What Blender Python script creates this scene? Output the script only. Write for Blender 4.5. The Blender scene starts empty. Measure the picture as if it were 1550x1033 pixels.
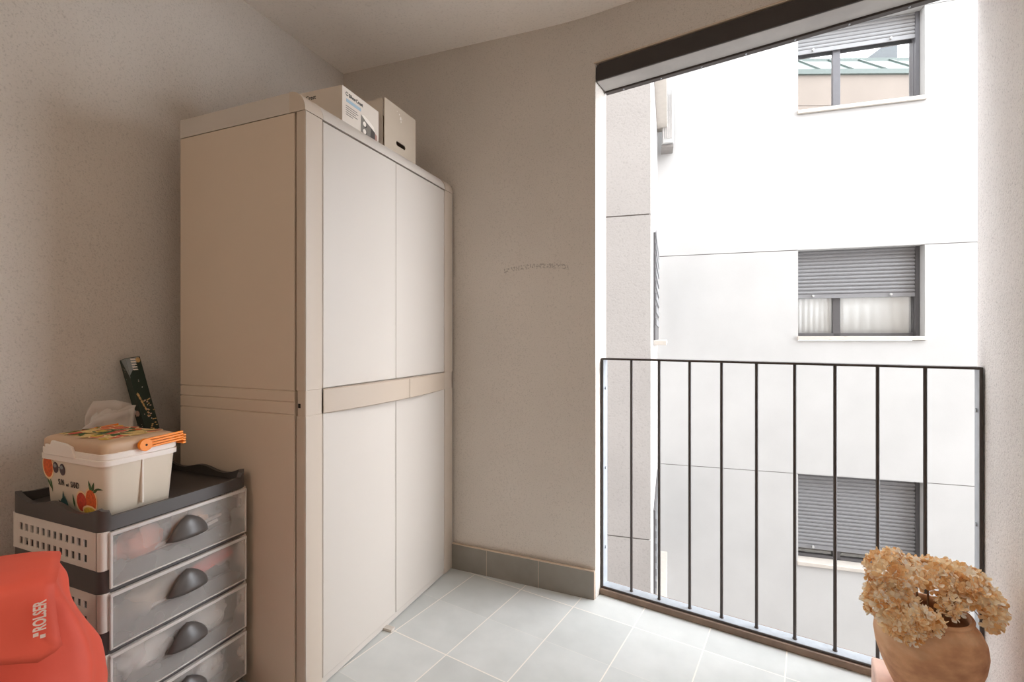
import bpy, bmesh, math, random
from mathutils import Vector, Matrix, noise
R = math.radians
rnd = random.Random(7)
SC = bpy.context.scene
COL = SC.collection

# ------------------------------------------------------------------ frames
YAW = R(21.9); CY, SY = math.cos(YAW), math.sin(YAW)
CAMZ = 1.15
def W(X, Y):                     # metres right of / ahead of the viewpoint -> room coordinates
    return Vector((X*CY - Y*SY, X*SY + Y*CY))
FA = R(-10.3)                    # the facade with the opening
FU = Vector((math.cos(FA), math.sin(FA))); FN = Vector((-math.sin(FA), math.cos(FA)))
FO = Vector((-0.4346, 2.064))    # inner corner at the left of the opening
def F(s, t): return FO + FU*s + FN*t
OA = R(5.4)                      # the building across the courtyard
OO = W(2.016, 6.56)
OU = Vector((math.cos(OA), math.sin(OA))); ON = Vector((-math.sin(OA), math.cos(OA)))
WX = -1.861                      # left wall
OPW = 1.2537                     # width of the opening

# ------------------------------------------------------------------ materials
def nt_of(name):
    m = bpy.data.materials.new(name); m.use_nodes = True
    n = m.node_tree; b = n.nodes['Principled BSDF']
    return m, n, b
def lin(c):
    def f(v):
        v /= 255
        return v/12.92 if v <= .04045 else ((v+.055)/1.055)**2.4
    return (f(c[0]), f(c[1]), f(c[2]), 1)
def coords(n, space='Object'):
    t = n.nodes.new('ShaderNodeTexCoord'); return t.outputs[space]
def noise_node(n, vec, scale, detail=3, rough=.55):
    t = n.nodes.new('ShaderNodeTexNoise'); t.inputs['Scale'].default_value = scale
    t.inputs['Detail'].default_value = detail; t.inputs['Roughness'].default_value = rough
    n.links.new(vec, t.inputs['Vector']); return t.outputs['Fac']
def ramp(n, fac, stops):
    r = n.nodes.new('ShaderNodeValToRGB'); e = r.color_ramp.elements
    e[0].position, e[0].color = stops[0]; e[1].position, e[1].color = stops[1]
    for p, c in stops[2:]:
        x = e.new(p); x.color = c
    n.links.new(fac, r.inputs['Fac']); return r.outputs['Color']
def bump(n, b, h, strength, dist):
    u = n.nodes.new('ShaderNodeBump'); u.inputs['Strength'].default_value = strength
    u.inputs['Distance'].default_value = dist
    n.links.new(h, u.inputs['Height']); n.links.new(u.outputs['Normal'], b.inputs['Normal'])
def math_n(n, op, a, b=None, c=None):
    m = n.nodes.new('ShaderNodeMath'); m.operation = op
    for i, v in enumerate((a, b, c)):
        if v is None: continue
        if isinstance(v, (int, float)): m.inputs[i].default_value = v
        else: n.links.new(v, m.inputs[i])
    return m.outputs[0]
def mixc(n, fac, a, b):
    m = n.nodes.new('ShaderNodeMix'); m.data_type = 'RGBA'
    if isinstance(fac, (int, float)): m.inputs[0].default_value = fac
    else: n.links.new(fac, m.inputs[0])
    for i, v in ((6, a), (7, b)):
        if isinstance(v, tuple): m.inputs[i].default_value = v
        else: n.links.new(v, m.inputs[i])
    return m.outputs[2]
def scale4(c, k): return (c[0]*k, c[1]*k, c[2]*k, 1)

def plain(name, rgb, rough=.5, metal=0., var=.06, vs=18, bs=0, bd=.001, bscale=200, spec=.5, coat=0):
    m, n, b = nt_of(name); c = lin(rgb)
    v = noise_node(n, coords(n), vs, 4)
    n.links.new(ramp(n, v, [(.3, scale4(c, 1-var)), (.7, scale4(c, 1+var))]), b.inputs['Base Color'])
    b.inputs['Roughness'].default_value = rough; b.inputs['Metallic'].default_value = metal
    b.inputs['Specular IOR Level'].default_value = spec; b.inputs['Coat Weight'].default_value = coat
    if bs: bump(n, b, noise_node(n, coords(n), bscale, 3), bs, bd)
    return m
def stucco(name, rgb, bs=.6, bd=.006, scale=95, pits=.14, scuff=False):
    m, n, b = nt_of(name); c = lin(rgb); co = coords(n)
    big = noise_node(n, co, 1.6, 3)
    base = ramp(n, big, [(.3, scale4(c, .96)), (.7, scale4(c, 1.04))])
    fine = noise_node(n, co, scale, 4, .6)
    spk = ramp(n, fine, [(.32, (1-pits*2.2,)*3 + (1,)), (.46, (1, 1, 1, 1))])
    mx = n.nodes.new('ShaderNodeMix'); mx.data_type = 'RGBA'; mx.blend_type = 'MULTIPLY'; mx.inputs[0].default_value = 1
    n.links.new(base, mx.inputs[6]); n.links.new(spk, mx.inputs[7]); out = mx.outputs[2]
    if scuff:                                     # the faint pencil-like scrape half way up the wall
        sep = n.nodes.new('ShaderNodeSeparateXYZ'); n.links.new(co, sep.inputs[0])
        x, z = sep.outputs[0], sep.outputs[2]
        dx = math_n(n, 'SUBTRACT', x, -.72)
        zc = math_n(n, 'ADD', math_n(n, 'MULTIPLY', math_n(n, 'MULTIPLY', dx, dx), -.55), 1.482)
        dz = math_n(n, 'ABSOLUTE', math_n(n, 'SUBTRACT', z, zc))
        inz = math_n(n, 'LESS_THAN', dz, .011)
        inx = math_n(n, 'LESS_THAN', math_n(n, 'ABSOLUTE', dx), .16)
        nz = math_n(n, 'GREATER_THAN', noise_node(n, co, 130, 2), .53)
        k = math_n(n, 'MULTIPLY', math_n(n, 'MULTIPLY', inz, inx), math_n(n, 'MULTIPLY', nz, .38))
        out = mixc(n, k, out, (.05, .04, .035, 1))
    n.links.new(out, b.inputs['Base Color'])
    b.inputs['Roughness'].default_value = .9; b.inputs['Specular IOR Level'].default_value = .2
    h = math_n(n, 'ADD', fine, math_n(n, 'MULTIPLY', noise_node(n, co, scale*.35, 2), .8))
    bump(n, b, h, bs, bd)
    return m
def leafy(name, stops, transl=.35, rough=.6):
    m, n, b = nt_of(name)
    g = n.nodes.new('ShaderNodeNewGeometry')
    col = ramp(n, g.outputs['Random Per Island'], stops)
    n.links.new(col, b.inputs['Base Color']); b.inputs['Roughness'].default_value = rough
    t = n.nodes.new('ShaderNodeBsdfTranslucent'); n.links.new(col, t.inputs['Color'])
    mx = n.nodes.new('ShaderNodeMixShader'); mx.inputs[0].default_value = transl
    n.links.new(b.outputs[0], mx.inputs[1]); n.links.new(t.outputs[0], mx.inputs[2])
    n.links.new(mx.outputs[0], n.nodes['Material Output'].inputs['Surface'])
    return m
def sheer(name, rgb, clear=.5, rough=.25, transl=.3):
    """cloudy plastic: partly see-through, partly a soft translucent white"""
    m, n, b = nt_of(name); c = lin(rgb)
    b.inputs['Base Color'].default_value = c; b.inputs['Roughness'].default_value = rough
    tl = n.nodes.new('ShaderNodeBsdfTranslucent'); tl.inputs['Color'].default_value = c
    m1 = n.nodes.new('ShaderNodeMixShader'); m1.inputs[0].default_value = transl
    n.links.new(b.outputs[0], m1.inputs[1]); n.links.new(tl.outputs[0], m1.inputs[2])
    tr = n.nodes.new('ShaderNodeBsdfTransparent'); tr.inputs['Color'].default_value = (.97, .97, .97, 1)
    m2 = n.nodes.new('ShaderNodeMixShader')
    v = noise_node(n, coords(n), 9, 2)
    n.links.new(math_n(n, 'MULTIPLY_ADD', v, .16, clear-.08), m2.inputs[0])
    n.links.new(m1.outputs[0], m2.inputs[1]); n.links.new(tr.outputs[0], m2.inputs[2])
    n.links.new(m2.outputs[0], n.nodes['Material Output'].inputs['Surface'])
    return m
def mirror_glass(name, tint, refl=.6, clear=.5):
    m, n, b = nt_of(name)
    gl = n.nodes.new('ShaderNodeBsdfGlossy'); gl.inputs['Roughness'].default_value = .01
    gl.inputs['Color'].default_value = (.97, .97, .97, 1)
    tr = n.nodes.new('ShaderNodeBsdfTransparent'); tr.inputs['Color'].default_value = tint
    mx = n.nodes.new('ShaderNodeMixShader'); mx.inputs[0].default_value = refl
    n.links.new(tr.outputs[0], mx.inputs[1]); n.links.new(gl.outputs[0], mx.inputs[2])
    n.links.new(mx.outputs[0], n.nodes['Material Output'].inputs['Surface'])
    return m
def tile_floor(name):
    m, n, b = nt_of(name); co = coords(n)
    sep = n.nodes.new('ShaderNodeSeparateXYZ'); n.links.new(co, sep.inputs[0])
    x, y = sep.outputs[0], sep.outputs[1]
    p = math_n(n, 'ADD', math_n(n, 'MULTIPLY', x, FU.x), math_n(n, 'MULTIPLY', y, FU.y))
    q = math_n(n, 'ADD', math_n(n, 'MULTIPLY', x, FN.x), math_n(n, 'MULTIPLY', y, FN.y))
    pp = math_n(n, 'DIVIDE', math_n(n, 'ADD', p, 1.375+.2608*20), .2608)
    qq = math_n(n, 'DIVIDE', math_n(n, 'ADD', q, -1.322+.524*20), .524)
    def dist(v, size):       # metres to the nearest joint
        fr = math_n(n, 'FRACT', v)
        d = math_n(n, 'MINIMUM', fr, math_n(n, 'SUBTRACT', 1, fr))
        return math_n(n, 'MULTIPLY', d, size)
    dp, dq = dist(pp, .2608), dist(qq, .524)
    dh = dist(math_n(n, 'ADD', qq, .5), .524)
    g = math_n(n, 'LESS_THAN', math_n(n, 'MINIMUM', dp, dq), .0022)
    gh = math_n(n, 'MULTIPLY', math_n(n, 'LESS_THAN', dh, .0013), .3)
    gg = math_n(n, 'MAXIMUM', g, gh)
    cell = n.nodes.new('ShaderNodeCombineXYZ')
    n.links.new(math_n(n, 'FLOOR', pp), cell.inputs[0])
    n.links.new(math_n(n, 'FLOOR', math_n(n, 'MULTIPLY', qq, 2)), cell.inputs[1])
    wn = n.nodes.new('ShaderNodeTexWhiteNoise'); n.links.new(cell.outputs[0], wn.inputs['Vector'])
    cloud = noise_node(n, co, 7, 4)
    v = math_n(n, 'ADD', math_n(n, 'MULTIPLY', wn.outputs['Value'], .3), math_n(n, 'MULTIPLY', cloud, .7))
    tile = ramp(n, v, [(.25, lin((187, 190, 188))), (.75, lin((207, 209, 207)))])
    n.links.new(mixc(n, gg, tile, lin((232, 226, 218))), b.inputs['Base Color'])
    b.inputs['Roughness'].default_value = .38; b.inputs['Specular IOR Level'].default_value = .4
    h = math_n(n, 'SUBTRACT', math_n(n, 'MULTIPLY', noise_node(n, co, 60, 2), .15), g)
    bump(n, b, h, .25, .0015)
    return m

M = {}
M['wall'] = stucco('grey_stucco', (213, 206, 198), bs=.5, bd=.0035, scale=190, pits=.09)
M['wall_back'] = stucco('grey_stucco_scuffed', (213, 206, 198), bs=.5, bd=.0035, scale=190, pits=.09, scuff=True)
M['wall_lit'] = stucco('lit_grey_stucco', (243, 239, 236), bs=.9, bd=.0035, scale=170, pits=.12)  # wall stucco raised in tone, standing in for light on the right wall
M['ceil'] = stucco('ceiling_plaster', (249, 243, 236), bs=.25, bd=.004, scale=105, pits=.05)
M['court'] = stucco('white_render', (189, 188, 186), bs=.12, bd=.002, scale=60, pits=.01)
M['court_grey'] = stucco('light_grey_render', (195, 191, 188), bs=.35, bd=.004, scale=60, pits=.06)
M['beige'] = stucco('beige_render', (136, 126, 117), bs=.1, bd=.002, scale=30, pits=.01)
M['groundmat'] = plain('pale_paving', (176, 174, 172), .9)
M['groove'] = plain('joint_grey', (138, 133, 129), .9)  # grey of the wall joints
M['floor'] = tile_floor('grey_floor_tile')
M['skirt'] = plain('grey_skirting_tile', (136, 131, 123), .4, var=.09, vs=9)
M['mortar'] = plain('mortar', (205, 185, 165), .9)
M['steel_dark'] = plain('dark_brown_paint', (62, 54, 50), .42, var=.08, vs=25)
M['steel_black'] = plain('near_black_brown_paint', (50, 43, 40), .5, var=.08)
M['soffit_sheen'] = plain('sheen_grey_underside', (168, 164, 160), .55, var=.08, vs=12)  # reflected courtyard light put into the colour of the beam's underside
M['sillwood'] = plain('brown_sill', (132, 112, 96), .6, var=.2, vs=16)
M['metal_sheen'] = plain('grey_metal_and_sheen', (165, 170, 176), .35, .3, var=.1, vs=30)  # bolt and rivet metal; also holds the rail faces' reflected light
M['ward'] = plain('cream_plastic', (199, 191, 182), .42, var=.012, vs=3)
M['ward_side'] = plain('cream_plastic_side', (208, 192, 174), .5, var=.012, vs=3, bs=.08, bd=.001, bscale=400)
M['ward_tr'] = plain('taupe_plastic_trim', (196, 182, 167), .45, var=.012, vs=3)
M['ward_handle'] = plain('taupe_handle_plastic', (184, 168, 151), .45, var=.012, vs=3)
M['hole'] = plain('dark_void', (22, 18, 15), .8)
M['carton'] = plain('white_carton', (216, 206, 194), .7, var=.02, vs=6)
M['carton2'] = plain('pale_carton', (196, 182, 164), .75, var=.03, vs=6)
M['ink'] = plain('black_ink', (32, 30, 30), .6)
M['inkgrey'] = plain('grey_ink', (128, 122, 116), .6)
M['inkblue'] = plain('pale_blue_ink', (160, 184, 200), .6)
M['inkwhite'] = plain('white_ink', (236, 228, 218), .6)
M['photo_grey'] = plain('printed_grey', (122, 116, 108), .6)
M['photo_dark'] = plain('printed_charcoal', (70, 64, 60), .6)
M['photo_rose'] = plain('printed_rose', (170, 128, 116), .6)
M['char'] = plain('charcoal_plastic', (78, 74, 73), .42, var=.05, vs=12)
M['handle'] = plain('grey_pull_plastic', (84, 80, 78), .3, var=.03)
M['white_pl'] = plain('off_white_plastic', (224, 216, 208), .4, var=.015)
M['cloudy'] = sheer('cloudy_drawer_plastic', (240, 236, 232), .73, .28, .3)
M['cloudy_rim'] = sheer('cloudy_rim_plastic', (236, 232, 228), .15, .25, .25)
M['bagplast'] = sheer('thin_bag_plastic', (248, 243, 238), .2, .3, .35)
M['cool_body'] = plain('cream_cooler_plastic', (226, 214, 196), .4, var=.01)
M['cool_white'] = plain('white_cooler_plastic', (238, 230, 222), .35, var=.01)
M['cool_tan'] = plain('tan_lid_plastic', (198, 166, 136), .42, var=.03)
M['orange'] = plain('orange_plastic', (255, 146, 22), .35, var=.03)
M['orange_d'] = plain('dark_orange_plastic', (205, 92, 0), .4)
M['flesh'] = plain('orange_flesh_print', (214, 92, 34), .5, var=.25, vs=160)
M['flesh2'] = plain('grapefruit_flesh_print', (198, 70, 48), .5, var=.25, vs=160)
M['rind'] = plain('pale_rind_print', (240, 206, 160), .5)
M['lemon'] = plain('lemon_print', (214, 176, 62), .5, var=.2, vs=120)
M['leaf'] = plain('leaf_green_print', (60, 92, 46), .5, var=.3, vs=120)
M['teal'] = plain('teal_print', (64, 100, 100), .5, var=.3, vs=120)
M['sand'] = plain('pale_yellow_print', (222, 190, 122), .5, var=.12, vs=60)
M['lens'] = plain('sunglass_print', (76, 60, 66), .3, var=.4, vs=90)
M['green_card'] = plain('dark_green_card', (20, 42, 30), .4, var=.15)
M['gold'] = plain('gold_print', (196, 158, 104), .5, var=.3, vs=90)
M['silver'] = plain('silver_print', (140, 148, 150), .4)
M['pinkish'] = plain('pale_pink_print', (196, 164, 150), .5)
M['red'] = plain('red_coated_cloth', (246, 102, 80), .55, var=.05, vs=7, bs=.25, bd=.002, bscale=35)
M['redtrim'] = plain('red_piping', (196, 52, 38), .5)
M['logo'] = plain('white_logo_print', (244, 226, 218), .5)
M['tube'] = plain('grey_tube', (120, 120, 122), .3, .7)
M['rubber'] = plain('black_rubber', (30, 30, 31), .7)
def terracotta():
    m, n, b = nt_of('stained_terracotta'); co = coords(n)
    w = n.nodes.new('ShaderNodeMapping'); w.inputs['Rotation'].default_value = (0, R(28), R(20)); w.inputs['Scale'].default_value = (1, 1, 2.2)
    n.links.new(co, w.inputs[0])
    a = ramp(n, noise_node(n, w.outputs[0], 6.5, 5, .6), [(.34, lin((184, 126, 90))), (.5, lin((218, 164, 122))), (.66, lin((232, 196, 158)))])
    c = ramp(n, noise_node(n, co, 17, 4), [(.35, lin((176, 138, 110))), (.6, lin((232, 190, 150)))])
    n.links.new(mixc(n, .4, a, c), b.inputs['Base Color'])
    b.inputs['Roughness'].default_value = .8
    bump(n, b, noise_node(n, co, 70, 4), .25, .002)
    return m
M['pot'] = terracotta()
M['soil'] = plain('dry_soil', (66, 46, 34), .95, var=.3, vs=60, bs=.6, bd=.01, bscale=90)
M['slab'] = plain('pink_terracotta_slab', (240, 206, 190), .8, var=.08, vs=20)
M['petal'] = leafy('dried_petal', [(0, lin((228, 178, 114))), (.3, lin((250, 218, 168))), (.7, lin((255, 242, 212))), (1, lin((255, 253, 246)))], .36)
M['stem'] = plain('dry_stem', (126, 92, 62), .8)
M['shutter'] = plain('grey_shutter_slat', (136, 136, 138), .35, .1, var=.04)
M['shutter_l'] = plain('pale_shutter_slat', (158, 159, 161), .35, .1, var=.03)
M['winframe'] = plain('grey_window_frame', (88, 86, 87), .4, .1, var=.03)
M['winframe_l'] = plain('light_grey_window_frame', (112, 112, 116), .4, .1, var=.03)
M['sill'] = plain('cream_stone_sill', (196, 189, 180), .6, var=.04, vs=20)
M['curtain'] = plain('white_blind_cloth', (244, 244, 244), .8, var=.02)
M['room_dark'] = plain('dim_room', (120, 118, 116), .9)
M['glass'] = mirror_glass('window_glass', (.97, .98, .98, 1), .12)
M['glass_r'] = mirror_glass('reflective_window_glass', (.6, .62, .62, 1), .8)
M['canopy_glass'] = plain('pale_roof_glass', (118, 130, 125), .4, var=.04)
M['canopy_bar'] = plain('pale_green_roof_bar', (84, 94, 89), .4)
M['gable'] = plain('grey_gable', (84, 88, 90), .6)
M['acwhite'] = plain('white_casing', (186, 186, 184), .4, var=.01)
M['fill_shade'] = plain('opal_fill_lamp', (245, 240, 230), .4)

# ------------------------------------------------------------------ mesh helpers
class MB:
    def __init__(s): s.bm = bmesh.new(); s.mi = 0
    def face(s, vs):
        try:
            f = s.bm.faces.new(vs); f.material_index = s.mi; return f
        except ValueError: return None
    def poly(s, pts): return s.face([s.bm.verts.new(p) for p in pts])
    def box(s, x0, x1, y0, y1, z0, z1, mat=None):
        P = [Vector((x, y, z)) for z in (z0, z1) for x, y in ((x0, y0), (x1, y0), (x1, y1), (x0, y1))]
        if mat: P = [mat @ p for p in P]
        v = [s.bm.verts.new(p) for p in P]
        for f in ((3, 2, 1, 0), (4, 5, 6, 7), (0, 1, 5, 4), (1, 2, 6, 5), (2, 3, 7, 6), (3, 0, 4, 7)): s.face([v[i] for i in f])
        return s
    def loft(s, loops, cap0=True, cap1=True, closed=True):
        rows = [[s.bm.verts.new(p) for p in l] for l in loops]
        n = len(rows[0])
        for a, b in zip(rows, rows[1:]):
            for i in range(n if closed else n-1):
                j = (i+1) % n
                s.face([a[i], a[j], b[j], b[i]])
        if cap0: s.face(rows[0][::-1])
        if cap1: s.face(rows[-1])
        return s
    def prism(s, pts, d):        # polygon (3-D points) pushed along d
        d = Vector(d); return s.loft([[Vector(p) for p in pts], [Vector(p)+d for p in pts]])
    def tube(s, path, r, n=10, caps=True):
        path = [Vector(p) for p in path]; loops = []
        for i, p in enumerate(path):
            t = (path[min(i+1, len(path)-1)] - path[max(i-1, 0)]).normalized()
            a = t.orthogonal().normalized() if i == 0 else (a - t*a.dot(t)).normalized()
            b = t.cross(a); rr = r[i] if isinstance(r, (list, tuple)) else r
            loops.append([p + (a*math.cos(k*2*math.pi/n) + b*math.sin(k*2*math.pi/n))*rr for k in range(n)])
        return s.loft(loops, caps, caps)
    def lathe(s, prof, n=48, c=(0, 0)):
        loops = [[(c[0]+r*math.cos(k*2*math.pi/n), c[1]+r*math.sin(k*2*math.pi/n), z) for k in range(n)] for r, z in prof]
        return s.loft(loops, True, True)
    def disc(s, mat, rx, ry, th=.0004, n=24, k0=0, k1=None):
        k1 = n if k1 is None else k1
        pts = [mat @ Vector((rx*math.cos(k*2*math.pi/n), ry*math.sin(k*2*math.pi/n), 0)) for k in range(k0, k1)]
        d = (mat.to_3x3() @ Vector((0, 0, 1)))*th
        return s.loft([pts, [p+d for p in pts]])
    def flat(s, mat, pts, th=.0004):
        P = [mat @ Vector((x, y, 0)) for x, y in pts]; d = (mat.to_3x3() @ Vector((0, 0, 1)))*th
        return s.loft([P, [p+d for p in P]])
    def text(s, body, size, mat, bold=0., xs=1., align='LEFT'):
        cu = bpy.data.curves.new('lettering', 'FONT'); cu.body = body; cu.size = size; cu.extrude = .0003
        cu.offset = bold; cu.align_x = align; cu.resolution_u = 3
        ob = bpy.data.objects.new('lettering', cu); COL.objects.link(ob)
        dg = bpy.context.evaluated_depsgraph_get(); me = bpy.data.meshes.new_from_object(ob.evaluated_get(dg))
        S = Matrix.Diagonal((xs, 1, 1, 1))
        vs = [s.bm.verts.new(mat @ (S @ v.co)) for v in me.vertices]
        for p in me.polygons: s.face([vs[i] for i in p.vertices])
        bpy.data.objects.remove(ob); bpy.data.meshes.remove(me); bpy.data.curves.remove(cu)
        return s
    def build(s, name, mats, parent=None, bevel=0., seg=2, smooth=40, recalc=True, solid=0., sub=0):
        if recalc: bmesh.ops.recalc_face_normals(s.bm, faces=s.bm.faces)
        me = bpy.data.meshes.new(name); s.bm.to_mesh(me); s.bm.free()
        if not isinstance(mats, (list, tuple)): mats = [mats]
        for m in mats: me.materials.append(m)
        if smooth:
            me.polygons.foreach_set('use_smooth', [True]*len(me.polygons))
            me.set_sharp_from_angle(angle=R(smooth))
        o = bpy.data.objects.new(name, me); COL.objects.link(o)
        if parent: o.parent = parent
        if solid:
            md = o.modifiers.new('thickness', 'SOLIDIFY'); md.thickness = solid; md.offset = 0
        if bevel:
            md = o.modifiers.new('edges', 'BEVEL'); md.width = bevel; md.segments = seg; md.limit_method = 'ANGLE'; md.angle_limit = R(50)
        if sub:
            md = o.modifiers.new('rounding', 'SUBSURF'); md.levels = sub; md.render_levels = sub
        return o
def rrect(x0, x1, y0, y1, r, z, n=6):
    pts = []
    for cx, cy, a in ((x1-r, y1-r, 0), (x0+r, y1-r, 90), (x0+r, y0+r, 180), (x1-r, y0+r, 270)):
        for k in range(n+1):
            t = R(a + 90*k/n); pts.append(Vector((cx+r*math.cos(t), cy+r*math.sin(t), z)))
    return pts
def thing(name, label, cat, loc=(0, 0, 0), rz=0, group=None):
    o = bpy.data.objects.new(name, None); o.empty_display_size = .1; COL.objects.link(o)
    o.location = loc; o.rotation_euler = (0, 0, rz); o['label'] = label; o['category'] = cat
    if group: o['group'] = group
    return o
def tag(o, label, cat, group=None, kind=None):
    o['label'] = label; o['category'] = cat
    if group: o['group'] = group
    if kind: o['kind'] = kind
    return o
def struct(o, label=None, cat=None):
    o['kind'] = 'structure'
    if label: o['label'] = label
    if cat: o['category'] = cat
    return o
def T(x=0, y=0, z=0): return Matrix.Translation((x, y, z))
def axes(o, ex, ey):          # matrix whose local x / y run along ex / ey
    ex = Vector(ex).normalized(); ey = Vector(ey).normalized(); ez = ex.cross(ey)
    m = Matrix((ex, ey, ez)).transposed().to_4x4(); m.translation = Vector(o); return m
def copy_tree(o, parent=None):
    c = o.copy(); COL.objects.link(c)
    if parent: c.parent = parent
    for ch in list(o.children): copy_tree(ch, c)
    return c

# ------------------------------------------------------------------ the room
def ceil_z(x): return 2.624 - .037*(x - WX)
REAR = -1.75
Rt0 = F(OPW, .135); Rt1 = F(OPW, -3.9)
b = MB()
fl = [(WX-.1, REAR-.1), Rt1 + FU*.1, F(OPW+.1, .125), F(-.05, .125), (WX-.1, 2.2)]
b.prism([(p[0], p[1], -.22) for p in fl], (0, 0, .22))
struct(b.build('floor', M['floor']), 'grey square tiled floor with pale joints', 'floor')
b = MB()
b.loft([[Vector((p[0], p[1], ceil_z(p[0])+dz)) for p in [(WX-.1, REAR-.1), Rt1+FU*.1, F(OPW+.1, .12), F(-.05, .12), (WX-.1, 2.2)]] for dz in (0, .2)])
struct(b.build('ceiling', M['ceil']), 'plain plaster ceiling', 'ceiling')
b = MB(); b.box(WX-.12, WX, REAR-.1, 2.22, 0, 2.7)
struct(b.build('wall_left', M['wall']), 'rough grey wall on the left behind the wardrobe', 'wall')
A = Vector((WX-.001, 2.103))
Ld, a0, a1, Lc = (FO-A).length, math.atan2(FO.y-A.y, FO.x-A.x), R(-7.5), .28
Ls_ = Ld-Lc; phi = (a0*Ld - Lc*a1/2)/(Ls_+Lc/2)
plan = [A, A + Vector((math.cos(phi), math.sin(phi)))*Ls_]
for k in range(1, 9):
    f = (k-.5)/8; an = phi + (a1-phi)*f; plan.append(plan[-1] + Vector((math.cos(an), math.sin(an)))*Lc/8)
fix = FO - plan[-1]
plan = [p + fix*min(1, i/8) for i, p in enumerate(plan)]
over = [F(.02, .0004), F(.06, .0), F(OPW+.1, 0)]
b = MB(); ZL = 2.352
def vcol(p): return [b.bm.verts.new((p.x, p.y, z)) for z in (0, ZL, 2.72)]
cols = [vcol(p) for p in plan]
for c0, c1 in zip(cols, cols[1:]):
    for k in (0, 1): b.face([c0[k], c1[k], c1[k+1], c0[k+1]])
oc = [cols[-1][1:]] + [[b.bm.verts.new((p.x, p.y, z)) for z in (ZL, 2.72)] for p in over]
for c0, c1 in zip(oc, oc[1:]): b.face([c0[0], c1[0], c1[1], c0[1]])
# jamb, underside and outer faces
J = F(0, .125); E_ = F(OPW+.1, .125); Lb = Vector((WX-.001, 2.25))
j = [b.bm.verts.new((J.x, J.y, z)) for z in (0, ZL, 2.72)]; e = [b.bm.verts.new((E_.x, E_.y, z)) for z in (ZL, 2.72)]; l = [b.bm.verts.new((Lb.x, Lb.y, z)) for z in (0, ZL, 2.72)]
b.face([cols[-1][0], j[0], j[1], cols[-1][1]])
b.face([c[0] for c in oc] + [e[0], j[1]])
b.face([j[1], e[0], e[1], j[2]]); b.face([oc[-1][0], e[0], e[1], oc[-1][1]])
for k in (0, 1): b.face([l[k], j[k], j[k+1], l[k+1]]); b.face([l[k], l[k+1], cols[0][k+1], cols[0][k]])
b.face([c[2] for c in cols] + [c[1] for c in oc[1:]] + [e[1], j[2], l[2]])
b.face([c[0] for c in cols] + [j[0], l[0]])
struct(b.build('wall_back', M['wall_back'], smooth=30), 'rough grey wall between wardrobe and balcony opening', 'wall')
b = MB()
b = MB()
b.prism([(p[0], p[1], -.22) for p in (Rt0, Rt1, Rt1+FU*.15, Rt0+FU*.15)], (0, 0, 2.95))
struct(b.build('wall_right', M['wall_lit']), 'rough wall of brightened stucco right of the balcony railing', 'wall')
# rear wall behind the viewpoint, with a doorway to the flat
b = MB(); xr = Rt1.x + .4
b.box(WX-.1, -.95, REAR-.12, REAR, 0, 2.72); b.box(.05, xr, REAR-.12, REAR, 0, 2.72); b.box(-.95, .05, REAR-.12, REAR, 2.1, 2.72)
struct(b.build('wall_rear', M['wall']), 'grey wall behind the viewpoint with a doorway', 'wall')
b = MB(); b.box(-.94, .04, REAR-.09, REAR-.05, .005, 2.09); b.box(-.84, -.06, REAR-.052, REAR-.045, 1.1, 1.95); b.box(-.84, -.06, REAR-.052, REAR-.045, .15, .95)
t = thing('daylight_block_door', 'added closed door blocking daylight behind the viewpoint', 'door', (0, 0, 0)); t['kind'] = 'structure'  # added door, shuts out daylight coming in from the rear
b.build('door_leaf', M['ward'], t, bevel=.003)
b = MB(); b.tube([(-.03, REAR-.05, 1.02), (-.03, REAR-.005, 1.02), (-.15, REAR-.005, 1.02)], .01); b.build('door_handle', M['metal_sheen'], t)
# skirting tiles
dirb = (FO - A).normalized(); nb = Vector((dirb.y, -dirb.x))
def on_back(px):                  # distance along the back wall seen at picture column px
    k = (px-775)/716
    for i in range(4000):
        p = A + dirb*(i*.0004); X = p.x*CY + p.y*SY; Y = -p.x*SY + p.y*CY
        if X/Y >= k: return i*.0004
    return 1.42
Ltot = (FO-A).length
cuts = [0, .33, .66, on_back(738)-.0, on_back(816), Ltot-.003]
cuts = sorted(cuts); b = MB()
for c0, c1 in zip(cuts, cuts[1:]):
    P = [A+dirb*(c0+.0012), A+dirb*(c1-.0012), A+dirb*(c1-.0012)+nb*.012, A+dirb*(c0+.0012)+nb*.012]; P[0] -= nb*.03; P[1] -= nb*(.03 if c1 < Ltot-.1 else 0)
    b.mi = 0; b.prism([(p.x, p.y, 0) for p in P], (0, 0, .122))
b.mi = 1; P = [A, FO-dirb*.003, FO-dirb*.003+nb*.0112, A+nb*.0112]; b.prism([(p.x, p.y, 0) for p in P], (0, 0, .1265))
struct(b.build('baseboard_back', [M['skirt'], M['mortar']]), 'grey tile skirting under the back wall', 'baseboard')
b = MB()
for i in range(13):
    y0 = REAR + .003 + i*.292; y1 = min(y0 + .289, 2.085); b.mi = 0; b.box(WX, WX+.012, y0, y1, 0, .122)
struct(b.build('baseboard_left', [M['skirt']]), 'grey tile skirting under the left wall', 'baseboard')

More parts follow.
